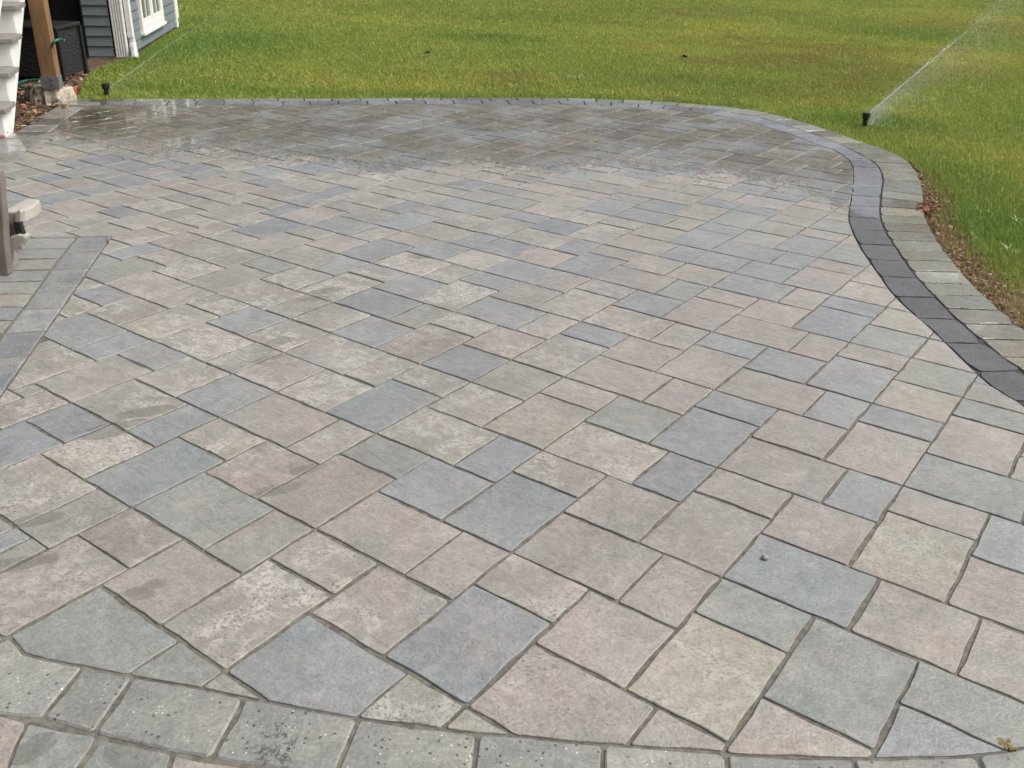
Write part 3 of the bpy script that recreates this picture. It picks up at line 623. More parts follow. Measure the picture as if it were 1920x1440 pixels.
def lawn_tint(x, y):
    xr_, yr_ = x * .83 + y * .56, y * .83 - x * .56
    a = vnoise(xr_, yr_, 2.3, 1) * .4 + vnoise(xr_, yr_, .8, 2) * .25 + vnoise(x, y, .33, 7) * .2 + vnoise(xr_, yr_, .14, 3) * .15
    b = vnoise(x, y * 1.6, 2.6, 4) * .55 + vnoise(x, y, .5, 5) * .45
    yellow = np.clip((a - .36) * 2.0, 0, .8); brown = np.clip((b - .56) * 4, 0, 1) * .55
    def blob(u, v, rx, ry, amt):
        cx, cy = gw(u, v, 0); return amt * np.exp(-(((x - cx) / rx) ** 2 + ((y - cy) / ry) ** 2))
    green = blob(420, 75, .9, 1.0, 1.) + blob(300, 100, .4, .8, .8) + blob(1640, 225, .5, .35, .8) + blob(1850, 420, .5, .7, .9) + blob(1700, 60, 1.2, 1.2, .5) + blob(1000, 30, 2, 1.5, .3) + blob(900, 68, .9, .5, .7) + blob(330, 40, .8, .8, .5) + blob(1300, 150, 1.2, .4, .4) + blob(1750, 320, .5, .5, .5)
    green += np.clip(1 - np.abs(y - 8.75) / .4, 0, 1) * .45 * (x < 2)
    brown = brown + blob(1590, 90, 1.0, .6, .6) + blob(1400, 70, 1.1, .45, .4) + blob(1500, 105, .6, .3, .35) + blob(1800, 130, 1.0, .6, .35) + blob(1860, 50, 2.2, 1.5, .4) + blob(1250, 15, 3, 1.5, .3) + blob(700, 10, 2.5, 1.2, .25)
    yellow = np.clip(yellow - green, 0, 1)
    return yellow, np.clip(brown * (1 - np.clip(green, 0, 1)), 0, 1), np.clip(green, 0, 1)

def make_grass():
    # candidates, thinner with distance
    parts = []
    for y0, y1, dens in ((3.2, 4.6, 11000), (4.6, 6.2, 10500), (6.2, 7.5, 9200), (7.5, 9, 8200), (9, 10.5, 6600), (10.5, 12.5, 5200), (12.5, 15, 4000), (15, 18.5, 2200), (18.5, 23, 1500), (23, 28, 900)):
        xa, xb = -.545 * y1 - .3, .62 * y1 + .5
        if y1 <= 7.5: xa = 1.6
        n = int((xb - xa) * (y1 - y0) * dens); P = np.c_[nrng.uniform(xa, xb, n), nrng.uniform(y0, y1, n)]
        P = P[(P[:, 0] < .60 * P[:, 1] + .75)]
        parts.append(P)
    P = np.concatenate(parts)
    P = P[~in_poly(P, PATIO) & ~in_poly(P, BED)]
    ed = edge_dist(P)
    soil_w = .02 + .085 * np.clip((6.0 - P[:, 1]) / 1.0, 0, 1) + .05 * (vnoise(P[:, 0], P[:, 1], .12, 8) - .5)
    sparse = np.clip((ed - soil_w) / .12, 0.22, 1)
    sparse = np.where(P[:, 1] < 6.6, sparse, 1) * np.where(vnoise(P[:, 0], P[:, 1], .35, 9) > .78, .55, 1)
    P = P[nrng.random(len(P)) < sparse]
    n = len(P); x, y = P[:, 0], P[:, 1]; dist = np.hypot(x, y)
    ye, br, gr = lawn_tint(x, y)
    hgt = nrng.uniform(.017, .039, n) * (1 + .45 * gr) * (.75 + .5 * vnoise(x, y, .3, 6)); tall = nrng.random(n) < .012; hgt[tall] *= 1.7
    wid = .0022 * np.clip(dist / 6.0, .8, 3.2) * nrng.uniform(.7, 1.4, n)
    az = nrng.uniform(0, 2 * np.pi, n); lean = np.abs(nrng.normal(.55, .35, n)) * hgt
    dx, dy = np.cos(az), np.sin(az); fa = nrng.uniform(0, 2 * np.pi, n); wx, wy = np.cos(fa) * wid, np.sin(fa) * wid
    z0 = -.028
    V = np.zeros((n, 5, 3), np.float32)
    V[:, 0] = np.c_[x - wx, y - wy, np.full(n, z0)]; V[:, 1] = np.c_[x + wx, y + wy, np.full(n, z0)]
    mx, my, mz = x + dx * lean * .38, y + dy * lean * .38, z0 + hgt * .62
    V[:, 2] = np.c_[mx + wx * .8, my + wy * .8, mz]; V[:, 3] = np.c_[mx - wx * .8, my - wy * .8, mz]
    V[:, 4] = np.c_[x + dx * lean, y + dy * lean, z0 + hgt]
    idx = np.arange(n)[:, None] * 5
    L = np.concatenate([idx + [0, 1, 2, 3], idx + [3, 2, 4]], 1).ravel()
    me = bpy.data.meshes.new('lawn_grass'); me.vertices.add(n * 5); me.vertices.foreach_set('co', V.ravel())
    me.loops.add(n * 7); me.loops.foreach_set('vertex_index', L.astype(np.int32))
    me.polygons.add(n * 2); st = (np.arange(n)[:, None] * 7 + [0, 4]).ravel(); me.polygons.foreach_set('loop_start', st.astype(np.int32))
    me.update(calc_edges=True)
    G = np.array((.245, .335, .066)); Y = np.array((.43, .43, .092)); B = np.array((.27, .225, .07)); D = np.array((.12, .235, .042))
    t = np.clip(ye + nrng.normal(0, .22, n), 0, 1)[:, None]; c = G * (1 - t) + Y * t
    b = np.clip(br + nrng.normal(0, .12, n), 0, .85)[:, None]; c = c * (1 - b) + B * b
    g = (gr * .8)[:, None]; c = c * (1 - g) + D * g
    dry = np.clip(1 - (edge_dist(P) - .03) / .18, 0, 1) * (y < 6.4) * np.clip((6.6 - y) / .8, 0, 1); dm = (nrng.random(n) < dry * .85); c[dm] = np.array((.27, .19, .085)); hgt[dm] *= .6
    straw = nrng.random(n) < .05; c[straw] = np.array((.36, .29, .13))
    c *= nrng.uniform(.78, 1.2, n)[:, None]
    cc = np.repeat(np.c_[c, np.ones(n)], 2, 0).astype(np.float32)
    a = me.attributes.new('col', 'FLOAT_COLOR', 'FACE'); a.data.foreach_set('color', cc.ravel())
    t = NT('grass_blade'); col = t.attr('col')
    t.set(t.b.inputs['Base Color'], col); t.b.inputs['Roughness'].default_value = .55; t.b.inputs['Specular IOR Level'].default_value = .25
    tr = t.n('BsdfTranslucent'); t.set(tr.inputs[0], t.scalec(col, 1.15))
    ms = t.n('MixShader'); ms.inputs[0].default_value = .35
    t.t.links.new(t.b.outputs[0], ms.inputs[1]); t.t.links.new(tr.outputs[0], ms.inputs[2]); t.t.links.new(ms.outputs[0], t.out.inputs[0])
    me.materials.append(t.m)
    o = bpy.data.objects.new('lawn_grass', me); COL.objects.link(o)
    tag(o, 'mown yellow-green lawn grass growing all round the far side of the patio', 'grass'); struct(o, 'stuff')
    print('grass blades', n)
make_grass()
t = NT('lawn_soil'); p = t.pos()
n1, n2, n3 = t.noise(p, 1.1, 4), t.noise(p, 9, 6, .7), t.noise(p, 60, 5, .7)
c = t.mix(t.ramp(n1, .35, .65), (.075, .085, .018, 1), (.11, .10, .03, 1)); ss = t.n('SeparateXYZ'); t.set(ss.inputs[0], p)
c = t.mix(t.ramp(n2, .45, .65, 0, .7), c, (.10, .075, .042, 1)); c = t.mix(t.math('MULTIPLY', t.ramp(ss.outputs[1], 6.9, 6.0), t.ramp(n2, .3, .6, .5, 1)), c, (.115, .068, .036, 1))
t.set(t.b.inputs['Base Color'], t.scalec(c, t.ramp(n3, .3, .7, .6, 1.4))); t.b.inputs['Roughness'].default_value = .95
t.set(t.b.inputs['Normal'], t.bump(t.math('ADD', n2, n3), .8, .02))
mb = MB(); mb.add([(-300, -100, -.03), (300, -100, -.03), (300, 600, -.03), (-300, 600, -.03)], [(0, 1, 2, 3)])
struct(mb.link('ground', t.m))

# ------------------------------------------------------------------ planting bed, leaf litter
t = NT('bark_mulch'); p = t.pos(); n1, n2 = t.noise(p, 14, 6, .7), t.voro(p, 42)[0]
c = t.mix(t.ramp(n1, .35, .65), (.045, .028, .018, 1), (.15, .085, .05, 1)); t.set(t.b.inputs['Base Color'], t.scalec(c, t.ramp(n2, .05, .5, .5, 1.3)))
t.b.inputs['Roughness'].default_value = .9; t.set(t.b.inputs['Normal'], t.bump(t.math('ADD', n1, n2), 1.0, .03))
mb = MB(); mb.add([(x, y, -.02) for x, y in ccw([tuple(map(float, q)) for q in BED])], [tuple(range(len(BED)))])
struct(mb.link('planting_bed', t.m))

def leaf(mb, x, y, z, L, W, az, tilt, curl, col):
    M = Matrix.Translation((x, y, z)) @ Matrix.Rotation(az, 4, 'Z') @ Matrix.Rotation(tilt, 4, 'X')
    P = [(-L / 2, 0, 0), (-L * .15, W / 2, curl * .6), (L * .25, W * .4, curl), (L / 2, 0, curl * .5), (L * .25, -W * .4, curl), (-L * .15, -W / 2, curl * .6), (0, 0, 0)]
    mb.add([M @ Vector(q) for q in P], [(0, 6, 1), (1, 6, 2), (2, 6, 3), (3, 6, 4), (4, 6, 5), (5, 6, 0)], col=col)
tl = NT('dry_leaf'); tl.set(tl.b.inputs['Base Color'], tl.scalec(tl.attr('col'), tl.ramp(tl.noise(tl.pos(), 90, 3), .3, .7, .7, 1.3))); tl.b.inputs['Roughness'].default_value = .7
LEAFC = [(.16, .09, .045), (.22, .13, .06), (.12, .065, .035), (.26, .19, .10), (.20, .06, .035), (.30, .24, .15), (.09, .05, .03)]
mb = MB()
for k in range(1500):
    x, y = rnd.uniform(-4.3, -3.35), rnd.uniform(6.0, 9.3)
    if not in_poly(np.array([[x, y]]), BED)[0]: continue
    c = rnd.choice(LEAFC); red = (x > -3.75 and rnd.random() < .12)
    leaf(mb, x, y, -.012 + rnd.random() * .03, rnd.uniform(.025, .06), rnd.uniform(.015, .035), rnd.uniform(0, 6.3), rnd.gauss(0, .5), rnd.uniform(-.008, .012), (.32, .03, .03) if red else c)
o = mb.link('leaf_litter', tl.m); tag(o, 'brown and red fallen leaf litter covering the bed beside the white steps', 'leaf litter'); struct(o, 'stuff')
mb = MB()
for k in range(950):
    i = rnd.randrange(len(EDGE)); a = Vector(EDGE[i]); b = Vector(EDGE[max(i - 1, 0)])
    q = a.lerp(b, rnd.random()); w = .015 + .09 * min(1, max(0, (6.1 - q.y) / 1.0))
    x, y = q.x + abs(rnd.gauss(0, w)) + .006, q.y + abs(rnd.gauss(0, w * .4))
    leaf(mb, x, y, -.018 + rnd.random() * .02, rnd.uniform(.010, .034), rnd.uniform(.006, .016), rnd.uniform(0, 6.3), rnd.gauss(0, .45), rnd.uniform(-.006, .008), rnd.choice(LEAFC[:5] + [(.20, .11, .05), (.17, .08, .04)]))
for k in range(26):                                                     # little heap of reddish leaves by the curve
    x, y = gw(1738 + rnd.gauss(0, 9), 392 + rnd.gauss(0, 4)); leaf(mb, x, y, rnd.random() * .025 - .01, rnd.uniform(.02, .045), .02, rnd.uniform(0, 6.3), rnd.gauss(0, .5), .006, rnd.choice([(.22, .05, .035), (.28, .09, .05), (.16, .05, .03)]))
o = mb.link('fallen_leaves', tl.m); tag(o, 'scraps of brown leaf and bark scattered along the bare soil beside the curved edging', 'leaf litter'); struct(o, 'stuff')
for u, v, L, lab in ((800, 101, .09, 'dark curled leaf lying on the lawn beyond the middle of the patio'), (1284, 108, .08, 'small dark leaf standing in the lawn beyond the wet paving')):
    x, y = gw(u, v, .03); mb = MB(); leaf(mb, 0, 0, 0, L, L * .5, rnd.uniform(0, 6), .5, .03, (.035, .035, .02)); o = mb.link('fallen_leaf', tl.m); o.location = (x, y, .03)
    tag(o, lab, 'leaf', 'single leaves lying on the lawn')

# ------------------------------------------------------------------ weeds in the grass
def weed_material():
    t = NT('weed_leaf'); t.set(t.b.inputs['Base Color'], t.scalec(t.attr('col'), t.ramp(t.noise(t.pos(), 60, 3), .3, .7, .8, 1.2))); t.b.inputs['Roughness'].default_value = .5; return t.m
M_WEED = weed_material()
def weed(u, v, n, L, W, col, label):
    x, y = gw(u, v, -.02); mb = MB()
    for k in range(n):
        az = 6.283 * k / n + rnd.uniform(-.4, .4); ln = L * rnd.uniform(.6, 1.2); up_ = rnd.uniform(.3, 1.0); pts = []
        for s in (0, .35, .7, 1.0):
            r_ = ln * s * .8; z = ln * (s * up_ - .55 * s * s); w = W * (1 - s) ** .6 if s > .5 else W * (.5 + s)
            d = Vector((math.cos(az), math.sin(az), 0)); sd = Vector((-d.y, d.x, 0)); pts += [d * r_ + Vector((0, 0, z + .01)) + sd * w / 2, d * r_ + Vector((0, 0, z + .01)) - sd * w / 2]
        c = tuple(q * rnd.uniform(.8, 1.2) for q in col); mb.add(pts, [(0, 1, 3, 2), (2, 3, 5, 4), (4, 5, 7, 6)], col=c)
    o = mb.link('weed_plant', M_WEED); o.location = (x, y, -.02); return tag(o, label, 'weed', 'weeds in the lawn')
weed(1081, 148, 15, .15, .016, (.30, .36, .16), 'pale narrow-leaved weed in the lawn beyond the middle of the patio')
weed(1889, 474, 12, .09, .008, (.17, .26, .07), 'coarse grass weed in the lawn at the right edge near the bare soil')
weed(1905, 420, 10, .08, .008, (.12, .24, .05), 'bright green coarse weed in the lawn at the right edge, behind the coarse grass weed')
weed(1858, 405, 11, .08, .006, (.19, .26, .08), 'straw-tipped tuft of coarse grass in the lawn right of the curved edging')

# ------------------------------------------------------------------ house
M_SIDING = plain('blue_grey_clapboard', (.150, .178, .192), .55, .08, 12, .1); M_WHITE = plain('white_trim_paint', (.72, .72, .70), .45, .05, 15, .08)
M_CONC = plain('weathered_concrete', (.27, .25, .22), .9, .3, 14, .8); M_BLACK = plain('black_paint_and_shade', (.008, .008, .009), .6, .2, 30, .1)  # the black also carries painted shade on door, boards and wall backing
tg = NT('window_glass'); tg.b.inputs['Base Color'].default_value = (.05, .06, .062, 1); tg.b.inputs['Roughness'].default_value = .06; tg.b.inputs['Specular IOR Level'].default_value = .7
n_ = tg.noise(tg.mapped(tg.pos(), (7, 7, .6)), 3, 2); tg.set(tg.b.inputs['Base Color'], tg.mix(tg.ramp(n_, .4, .6), (.05, .055, .055, 1), (.20, .21, .20, 1))); M_GLASS = tg.m
HN = Vector((.98761, .15695)); HF = Vector((.15695, -.98761))
def hp(s, o, z, side=True):
    """point on the house: s along the wall from the corner, o outwards, z up"""
    q = HC + (HD * s + HN * o if side else HL * s + HF * o); return Vector((q.x, q.y, z))
def clap(mb, s0, s1, z0, z1, side, ex=.1):
    z = z0
    while z < z1 - .01:
        zt = min(z + ex, z1) - .006
        a = [hp(s0, .016, z, side), hp(s1, .016, z, side), hp(s1, .003, zt, side), hp(s0, .003, zt, side), hp(s0, -.01, z, side), hp(s1, -.01, z, side)]
        mb.add(a, [(0, 1, 2, 3), (4, 5, 1, 0)]); z = zt + .006
def hbox(mb, s0, s1, o0, o1, z0, z1, side=True):
    vs = [hp(s, o, z, side) for z in (z0, z1) for (s, o) in ((s0, o0), (s1, o0), (s1, o1), (s0, o1))]
    mb.add(vs, [(3, 2, 1, 0), (4, 5, 6, 7), (0, 1, 5, 4), (1, 2, 6, 5), (2, 3, 7, 6), (3, 0, 4, 7)])
house = thing('house', 'grey-blue clapboard house with white-framed windows at the top left beyond the patio', 'house', (HC.x, HC.y, 0))
mb = MB(); clap(mb, .02, 3.0, .02, 2.75, True); mb.link('wall', M_SIDING, house)
mb = MB(); clap(mb, .13, .40, .01, 2.75, False); clap(mb, 1.3, 5.8, .01, 2.75, False); clap(mb, .40, 1.3, 2.1, 2.75, False); mb.link('wall', M_SIDING, house)
mb = MB(); hbox(mb, .1, .40, -.05, -.03, .012, 2.75, False); hbox(mb, 1.3, 5.8, -.05, -.03, .012, 2.75, False); hbox(mb, .40, 1.3, -.05, -.03, 2.1, 2.75, False); hbox(mb, .1, 3.0, -.05, -.03, .02, 2.75); mb.link('shadow_backing', M_BLACK, house)  # black behind the clapboard gaps paints their shadow lines
mb = MB(); hbox(mb, .1, 3.0, -.2, -.031, -.1, .02); hbox(mb, .1, 5.8, -.25, -.03, -.1, .012, False); hbox(mb, .03, .40, -.02, .006, -.1, .008, False); mb.link('foundation', M_CONC, house)
mb = MB()                                                               # fluted white corner post
hbox(mb, -.012, .115, -.02, .012, -.01, 2.75, False)
for k in range(5): hbox(mb, -.004 + k * .025, .010 + k * .025, .012, .022, .0, 2.75, False)
mb.link('corner_board', M_WHITE, house, bevel=.002)
mb = MB(); hbox(mb, 2.97, 3.09, -.02, .026, .0, 2.75); mb.link('corner_board', M_WHITE, house, bevel=.002)
mb = MB()
w0, w1, zb = .74, 2.05, .165
for a, b, c, d in ((w0, w0 + .085, zb, 1.4), (w1 - .085, w1, zb, 1.4), (w0 + .085, w1 - .085, 1.31, 1.4), (1.355, 1.435, zb + .075, 1.31), (w0 + .085, w1 - .085, zb, zb + .075)):
    hbox(mb, a, b, .0, .042, c, d)
win = mb.link('window', M_WHITE, house, bevel=.003)
for a, b in ((w0 + .085, 1.355), (1.435, w1 - .085)):
    mb = MB()
    for q in ((a, a + .04, zb + .075, 1.31), (b - .04, b, zb + .075, 1.31), (a + .04, b - .04, zb + .075, zb + .13), (a + .04, b - .04, .70, .74), (a + .04, b - .04, 1.27, 1.31)): hbox(mb, q[0], q[1], .016, .034, q[2], q[3])
    m_ = (a + b) / 2; hbox(mb, m_ - .009, m_ + .009, .018, .030, zb + .13, 1.27)
    s_ = mb.link('sash', M_WHITE, win, bevel=.002); s_.matrix_parent_inverse = Matrix()
    mb = MB(); hbox(mb, a, b, .012, .019, zb + .06, 1.30); s_ = mb.link('pane', M_GLASS, win); s_.matrix_parent_inverse = Matrix()
mb = MB(); hbox(mb, w0 - .02, w1 + .02, .0, .06, zb - .03, zb - .001); s_ = mb.link('sill', M_WHITE, win, bevel=.003); s_.matrix_parent_inverse = Matrix()
mb = MB(); hbox(mb, .02, .10, .02, .075, .19, 2.6); sp = mb.link('downspout', M_WHITE, house, bevel=.006)
mb = MB(); A = [hp(.06, .05, .20), hp(.05, .055, .13), hp(-.02, .075, .05), hp(-.10, .09, -.01)]; mb.tube(A, [.036, .038, .038, .040], 8)
M_SPOUT = plain('weathered_white_metal', (.45, .46, .46), .5, .12, 20, .1)
e_ = mb.link('elbow', M_SPOUT, sp, bevel=0); e_.matrix_parent_inverse = Matrix()
mb = MB(); hbox(mb, .105, .165, .0, .05, -.02, .07); mb.link('corner_block', M_WHITE, house, bevel=.003)
mb = MB(); hbox(mb, 3.18, 3.27, -.06, .01, .10, 2.6); mb.link('downspout', M_WHITE, house, bevel=.006)
mb = MB(); hbox(mb, .40, 1.3, -.14, -.10, .0, 2.1, False); hbox(mb, .385, .40, -.14, .02, .0, 2.1, False); hbox(mb, 1.3, 1.315, -.14, .02, .0, 2.1, False)
for k in range(1, 3): hbox(mb, .42 + .29 * (k - 1) + .01, .42 + .29 * k, -.10, -.09, .15, 1.9, False)
mb.link('door', M_BLACK, house)  # black colour stands in for the darkness under the deck
mb = MB(); mb.prism([hp(-.35, .35, 2.75), hp(-.35, -6.5, 2.75), hp(-.35, -3.2, 4.6)], Vector((HD.x, HD.y, 0)) * 3.9); mb.link('roof', plain('dark_shingle', (.06, .06, .065), .9, .25, 8, .5), house)

# ------------------------------------------------------------------ raised deck on its timber post, with footing
px_, py_ = gw(99, 161, .12)
deck = thing('deck', 'raised wooden deck carried on a brown timber post with a concrete footing beside the house', 'deck', (px_, py_, 0))
tw = NT('brown_timber'); p = tw.pos(); g1 = tw.noise(tw.mapped(p, (18, 18, 1.6)), 3.0, 6, .65, .8); g2 = tw.noise(p, 30, 4)
tw.set(tw.b.inputs['Base Color'], tw.mix(tw.ramp(g1, .3, .7), (.15, .085, .036, 1), (.25, .145, .063, 1))); tw.b.inputs['Roughness'].default_value = .75; tw.set(tw.b.inputs['Normal'], tw.bump(tw.math('ADD', g1, g2), .3, .003))
Rz = Matrix.Translation((px_, py_, 0)) @ Matrix.Rotation(math.radians(9), 4, 'Z')
mb = MB(); mb.box((-.06, -.055, .12), (.06, .055, 1.5), Rz); post = mb.link('post', tw.m, deck, bevel=.004)
mb = MB()
for a, b in (((-.066, -.062, .117), (.066, -.056, .20)), ((.0605, -.05, .117), (.066, .05, .20)), ((-.066, -.062, .108), (.066, .062, .117))): mb.box(a, b, Rz)
for zz_ in (.145, .18): mb.tube([Rz @ Vector((.02, -.062, zz_)), Rz @ Vector((.02, -.070, zz_))], .008, 8)
b_ = mb.link('bracket', plain('galvanised_steel', (.22, .23, .24), .5, .15, 30, .1, .6), post); b_.matrix_parent_inverse = Matrix()
mb = MB(); ang = [2 * math.pi * k / 26 for k in range(26)]; cx_, cy_ = gw(92, 178, .04)
rr = [.165 * rnd.uniform(.86, 1.12) for _ in ang]
lev = [(-.03, 1.10), (.03, 1.06), (.085, .98), (.105, .86)]
vs = [(cx_ + math.cos(a) * r_ * k * 1.05, cy_ + math.sin(a) * r_ * k * .8 + .02, z + rnd.uniform(-.008, .008)) for z, k in lev for a, r_ in zip(ang, rr)]
fs = [(i * 26 + j, i * 26 + (j + 1) % 26, (i + 1) * 26 + (j + 1) % 26, (i + 1) * 26 + j) for i in range(3) for j in range(26)] + [tuple(range(78, 104))]
mb.add(vs, fs)
tc = NT('stained_concrete'); p = tc.pos(); s1 = tc.noise(p, 7, 5, .7); s2 = tc.noise(p, 60, 4)
tc.set(tc.b.inputs['Base Color'], tc.scalec(tc.mix(tc.ramp(s1, .42, .58), (.07, .06, .05, 1), (.40, .36, .28, 1)), tc.ramp(s2, .3, .7, .8, 1.2))); tc.b.inputs['Roughness'].default_value = .9; tc.set(tc.b.inputs['Normal'], tc.bump(s2, .7, .006))
mb.link('footing', tc.m, deck)
mb = MB()
for k in range(22): mb.box((-5.0, .02 + k * .142 - .05, 1.60), (.10, .155 + k * .142 - .05, 1.635), Rz)
mb.link('floor', plain('deck_boards', (.22, .20, .18), .7, .15, 9, .2), deck)
mb = MB(); mb.box((-5.0, -.055, 1.42), (.075, -.01, 1.595), Rz); mb.box((.03, -.005, 1.42), (.075, 2.45, 1.595), Rz)
for k in range(11): mb.box((-.45 * k - .45, 0, 1.44), (-.45 * k - .41, 2.4, 1.598), Rz)
mb.link('beam', tw.m, deck)
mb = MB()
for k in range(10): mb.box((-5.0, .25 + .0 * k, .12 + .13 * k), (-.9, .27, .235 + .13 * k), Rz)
mb.link('shade_boards', M_BLACK, deck)  # black boards added to keep the space under the deck dark

# ------------------------------------------------------------------ white steps with grey treads
S0 = Vector((*gw(12, 257), 0)); th = math.radians(-14); hd = Vector((math.sin(th), math.cos(th), 0)); lf = Vector((-hd.y, hd.x, 0)); UP = Vector((0, 0, 1))
RI, RU, NS = .192, .28, 8
stairs = thing('steps', 'white wooden steps with grey treads climbing to the deck at the left edge', 'steps', S0)
sp3 = lambda f, l, z: S0 + hd * f + lf * l + UP * z
M_TREAD = plain('grey_composite_tread', (.20, .19, .175), .65, .1, 25, .15)
prof = [(0, -.01)]
for k in range(NS): prof += [(k * RU, (k + 1) * RI - .034), ((k + 1) * RU, (k + 1) * RI - .034)]
prof += [(NS * RU + .05, NS * RI - .034), (.20, -.01)]
for l in (0, 1.16):
    mb = MB(); mb.prism([sp3(f, l, z) for f, z in prof], lf * .038); mb.link('stringer', M_WHITE, stairs)
for k in range(NS):
    mb = MB(); a = sp3(k * RU, .001, k * RI); mb.prism([sp3(k * RU - .012, .002, k * RI + (.0 if k else -.01)), sp3(k * RU - .012, 1.196, k * RI + (.0 if k else -.01)), sp3(k * RU - .012, 1.196, (k + 1) * RI - .035), sp3(k * RU - .012, .002, (k + 1) * RI - .035)], hd * .011); mb.link('riser', M_WHITE, stairs)
    mb = MB(); mb.prism([sp3(k * RU - .045, -.035, (k + 1) * RI - .033), sp3(k * RU - .045, 1.23, (k + 1) * RI - .033), sp3((k + 1) * RU - .015, 1.23, (k + 1) * RI - .033), sp3((k + 1) * RU - .015, -.035, (k + 1) * RI - .033)], UP * .033); mb.link('tread', M_TREAD, stairs, bevel=.004)
mb = MB()
for l in (.055,):
    q = [sp3(.02, l, RI + .05), sp3(NS * RU, l, NS * RI + .22), sp3(NS * RU, l, NS * RI + .36), sp3(.02, l, RI + .19)]
    mb.prism(q, lf * .09)
    mb.prism([v + UP * .72 for v in q], lf * .09)
for k in range(15):
    f = .1 + k * .15; z = RI + .10 + (f / (NS * RU)) * (NS - 1) * RI; mb.box((-.018, -.018, 0), (.018, .018, .78), Matrix.Translation(sp3(f, .10, z)))
mb.box((-.045, -.045, 0), (.045, .045, 1.15), Matrix.Translation(sp3(.0 + .06, .11, RI)))
mb.link('handrail', M_WHITE, stairs, bevel=.003)

# ------------------------------------------------------------------ things under the deck
ux, uy = -4.15, 8.93
unit = thing('storage_unit', 'dark box with a woven mesh side standing under the deck behind the timber post', 'outdoor unit', (ux, uy, 0))
tm_ = NT('dark_mesh'); p = tm_.pos(); q = tm_.mapped(p, (1, 1, 1)); v1, _ = tm_.voro(q, 55); tm_.set(tm_.b.inputs['Base Color'], tm_.mix(tm_.ramp(v1, .2, .6), (.005, .005, .006, 1), (.015, .015, .017, 1))); tm_.b.inputs['Roughness'].default_value = .6; tm_.set(tm_.b.inputs['Normal'], tm_.bump(v1, .8, .01))
mb = MB(); mb.box((ux - .55, uy, .02), (ux, uy + .48, .42)); mb.link('mesh_side', tm_.m, unit)
mb = MB(); mb.box((ux - .58, uy - .02, .42), (ux + .02, uy + .50, .455)); mb.link('lid', M_BLACK, unit, bevel=.01)
for a, b in ((.005, .47), (.005, -.01), (-.56, -.01)):
    mb = MB(); mb.box((ux + a - .012, uy + b - .012, -.02), (ux + a + .02, uy + b + .03, .42)); mb.link('corner_post', M_BLACK, unit)
M_HOSE = plain('green_hose', (.015, .10, .078), .4, .1, 20, .05)
def hose(pts, label):
    mb = MB(); sm = []
    P = [Vector(q) for q in pts]
    for i in range(len(P) - 1):
        a, b, c, d = P[max(i - 1, 0)], P[i], P[i + 1], P[min(i + 2, len(P) - 1)]
        for k in range(8):
            t_ = k / 8; sm.append(.5 * ((2 * b) + (c - a) * t_ + (2 * a - 5 * b + 4 * c - d) * t_ ** 2 + (3 * b - a - 3 * c + d) * t_ ** 3))
    mb.tube(sm + [P[-1]], .011, 8); return tag(mb.link('garden_hose', M_HOSE, smooth=True), label, 'hose', 'green hose under the deck')
g3 = lambda u, v, z: Vector((*gw(u, v, z), z))
hose([g3(96, 92, .40), g3(99, 82, .45), g3(106, 75.5, .475), g3(114, 74, .475), g3(121, 76.5, .468)], 'loop of green hose curling over the top of the dark box')
hose([g3(30, 158, .0), g3(45, 152, .0), g3(62, 150, .005), g3(84, 149, .01), g3(95, 152, .0), g3(80, 158, 0.)], 'length of green hose lying on the leaf litter behind the white steps')
hose([g3(28, 156, .0), g3(40, 163, .0), g3(50, 166, .005), g3(58, 166.5, .0), g3(66, 170, -.01)], 'short end of green hose lying in the leaf litter in front of the longer one')
x, y = gw(136, 170, .02); mb = MB()
mb.prism([(x - .022, y, .0), (x + .018, y + .006, -.004), (x + .022, y + .004, .038), (x - .004, y, .046), (x - .024, y - .002, .032)], (.004, .02, 0)); tag(mb.link('plastic_scrap', plain('red_plastic', (.62, .07, .06), .5, .1, 20, .05)), 'small bright red plastic scrap in the grass beside the concrete footing', 'scrap')

# ------------------------------------------------------------------ moulded plastic seat cut by the left edge
M_CREAM = plain('cream_plastic', (.35, .33, .285), .45, .1, 18, .1); M_BROWN = plain('brown_plastic', (.165, .14, .125), .45, .15, 12, .1); M_TAUPE = plain('taupe_plastic', (.22, .21, .18), .5, .12, 14, .1); M_LIGHT = plain('light_taupe_plastic', (.36, .335, .29), .5, .1, 14, .1); M_DARK = plain('dark_brown_plastic', (.014, .011, .010), .5, .2, 20, .1)
y0 = gw(8, 517)[1]
seat = thing('plastic_chair', 'beige and brown moulded plastic chair half cut off by the left edge of the patio', 'chair', (*gw(0, 516), 0))
def slab_px(name, pts, y, depth, mat, bevel=.004):
    mb = MB(); q = [at_y(u, v, y) for u, v in pts]; n = (q[1] - q[0]).cross(q[2] - q[0])
    if n.y > 0: q = q[::-1]
    q = q[::-1]; mb.prism(q, (0, depth, 0)); return mb.link(name, mat, seat, bevel=bevel)
slab_px('front_panel', [(-60, 300), (-4, 322), (1, 345), (4, 385), (7, 420), (9, 455), (12, 485), (16, 516), (-60, 528)], y0, .05, M_BROWN, .006)
slab_px('base', [(9, 452), (20, 444), (34, 440), (48, 443), (47.5, 450), (43, 456), (40, 466), (34, 464), (29, 470), (28, 484), (24, 500), (18, 513), (12, 500)], y0 + .06, .05, M_CREAM, .008)
slab_px('back_panel', [(-20, 395), (5, 400), (14, 408), (22, 424), (30, 425), (31, 445), (24, 462), (-20, 470)], y0 + .14, .05, M_TAUPE)
slab_px('support', [(27, 400), (36, 393), (39.5, 398), (38, 421), (27, 421.5)], y0 + .085, .04, M_LIGHT)
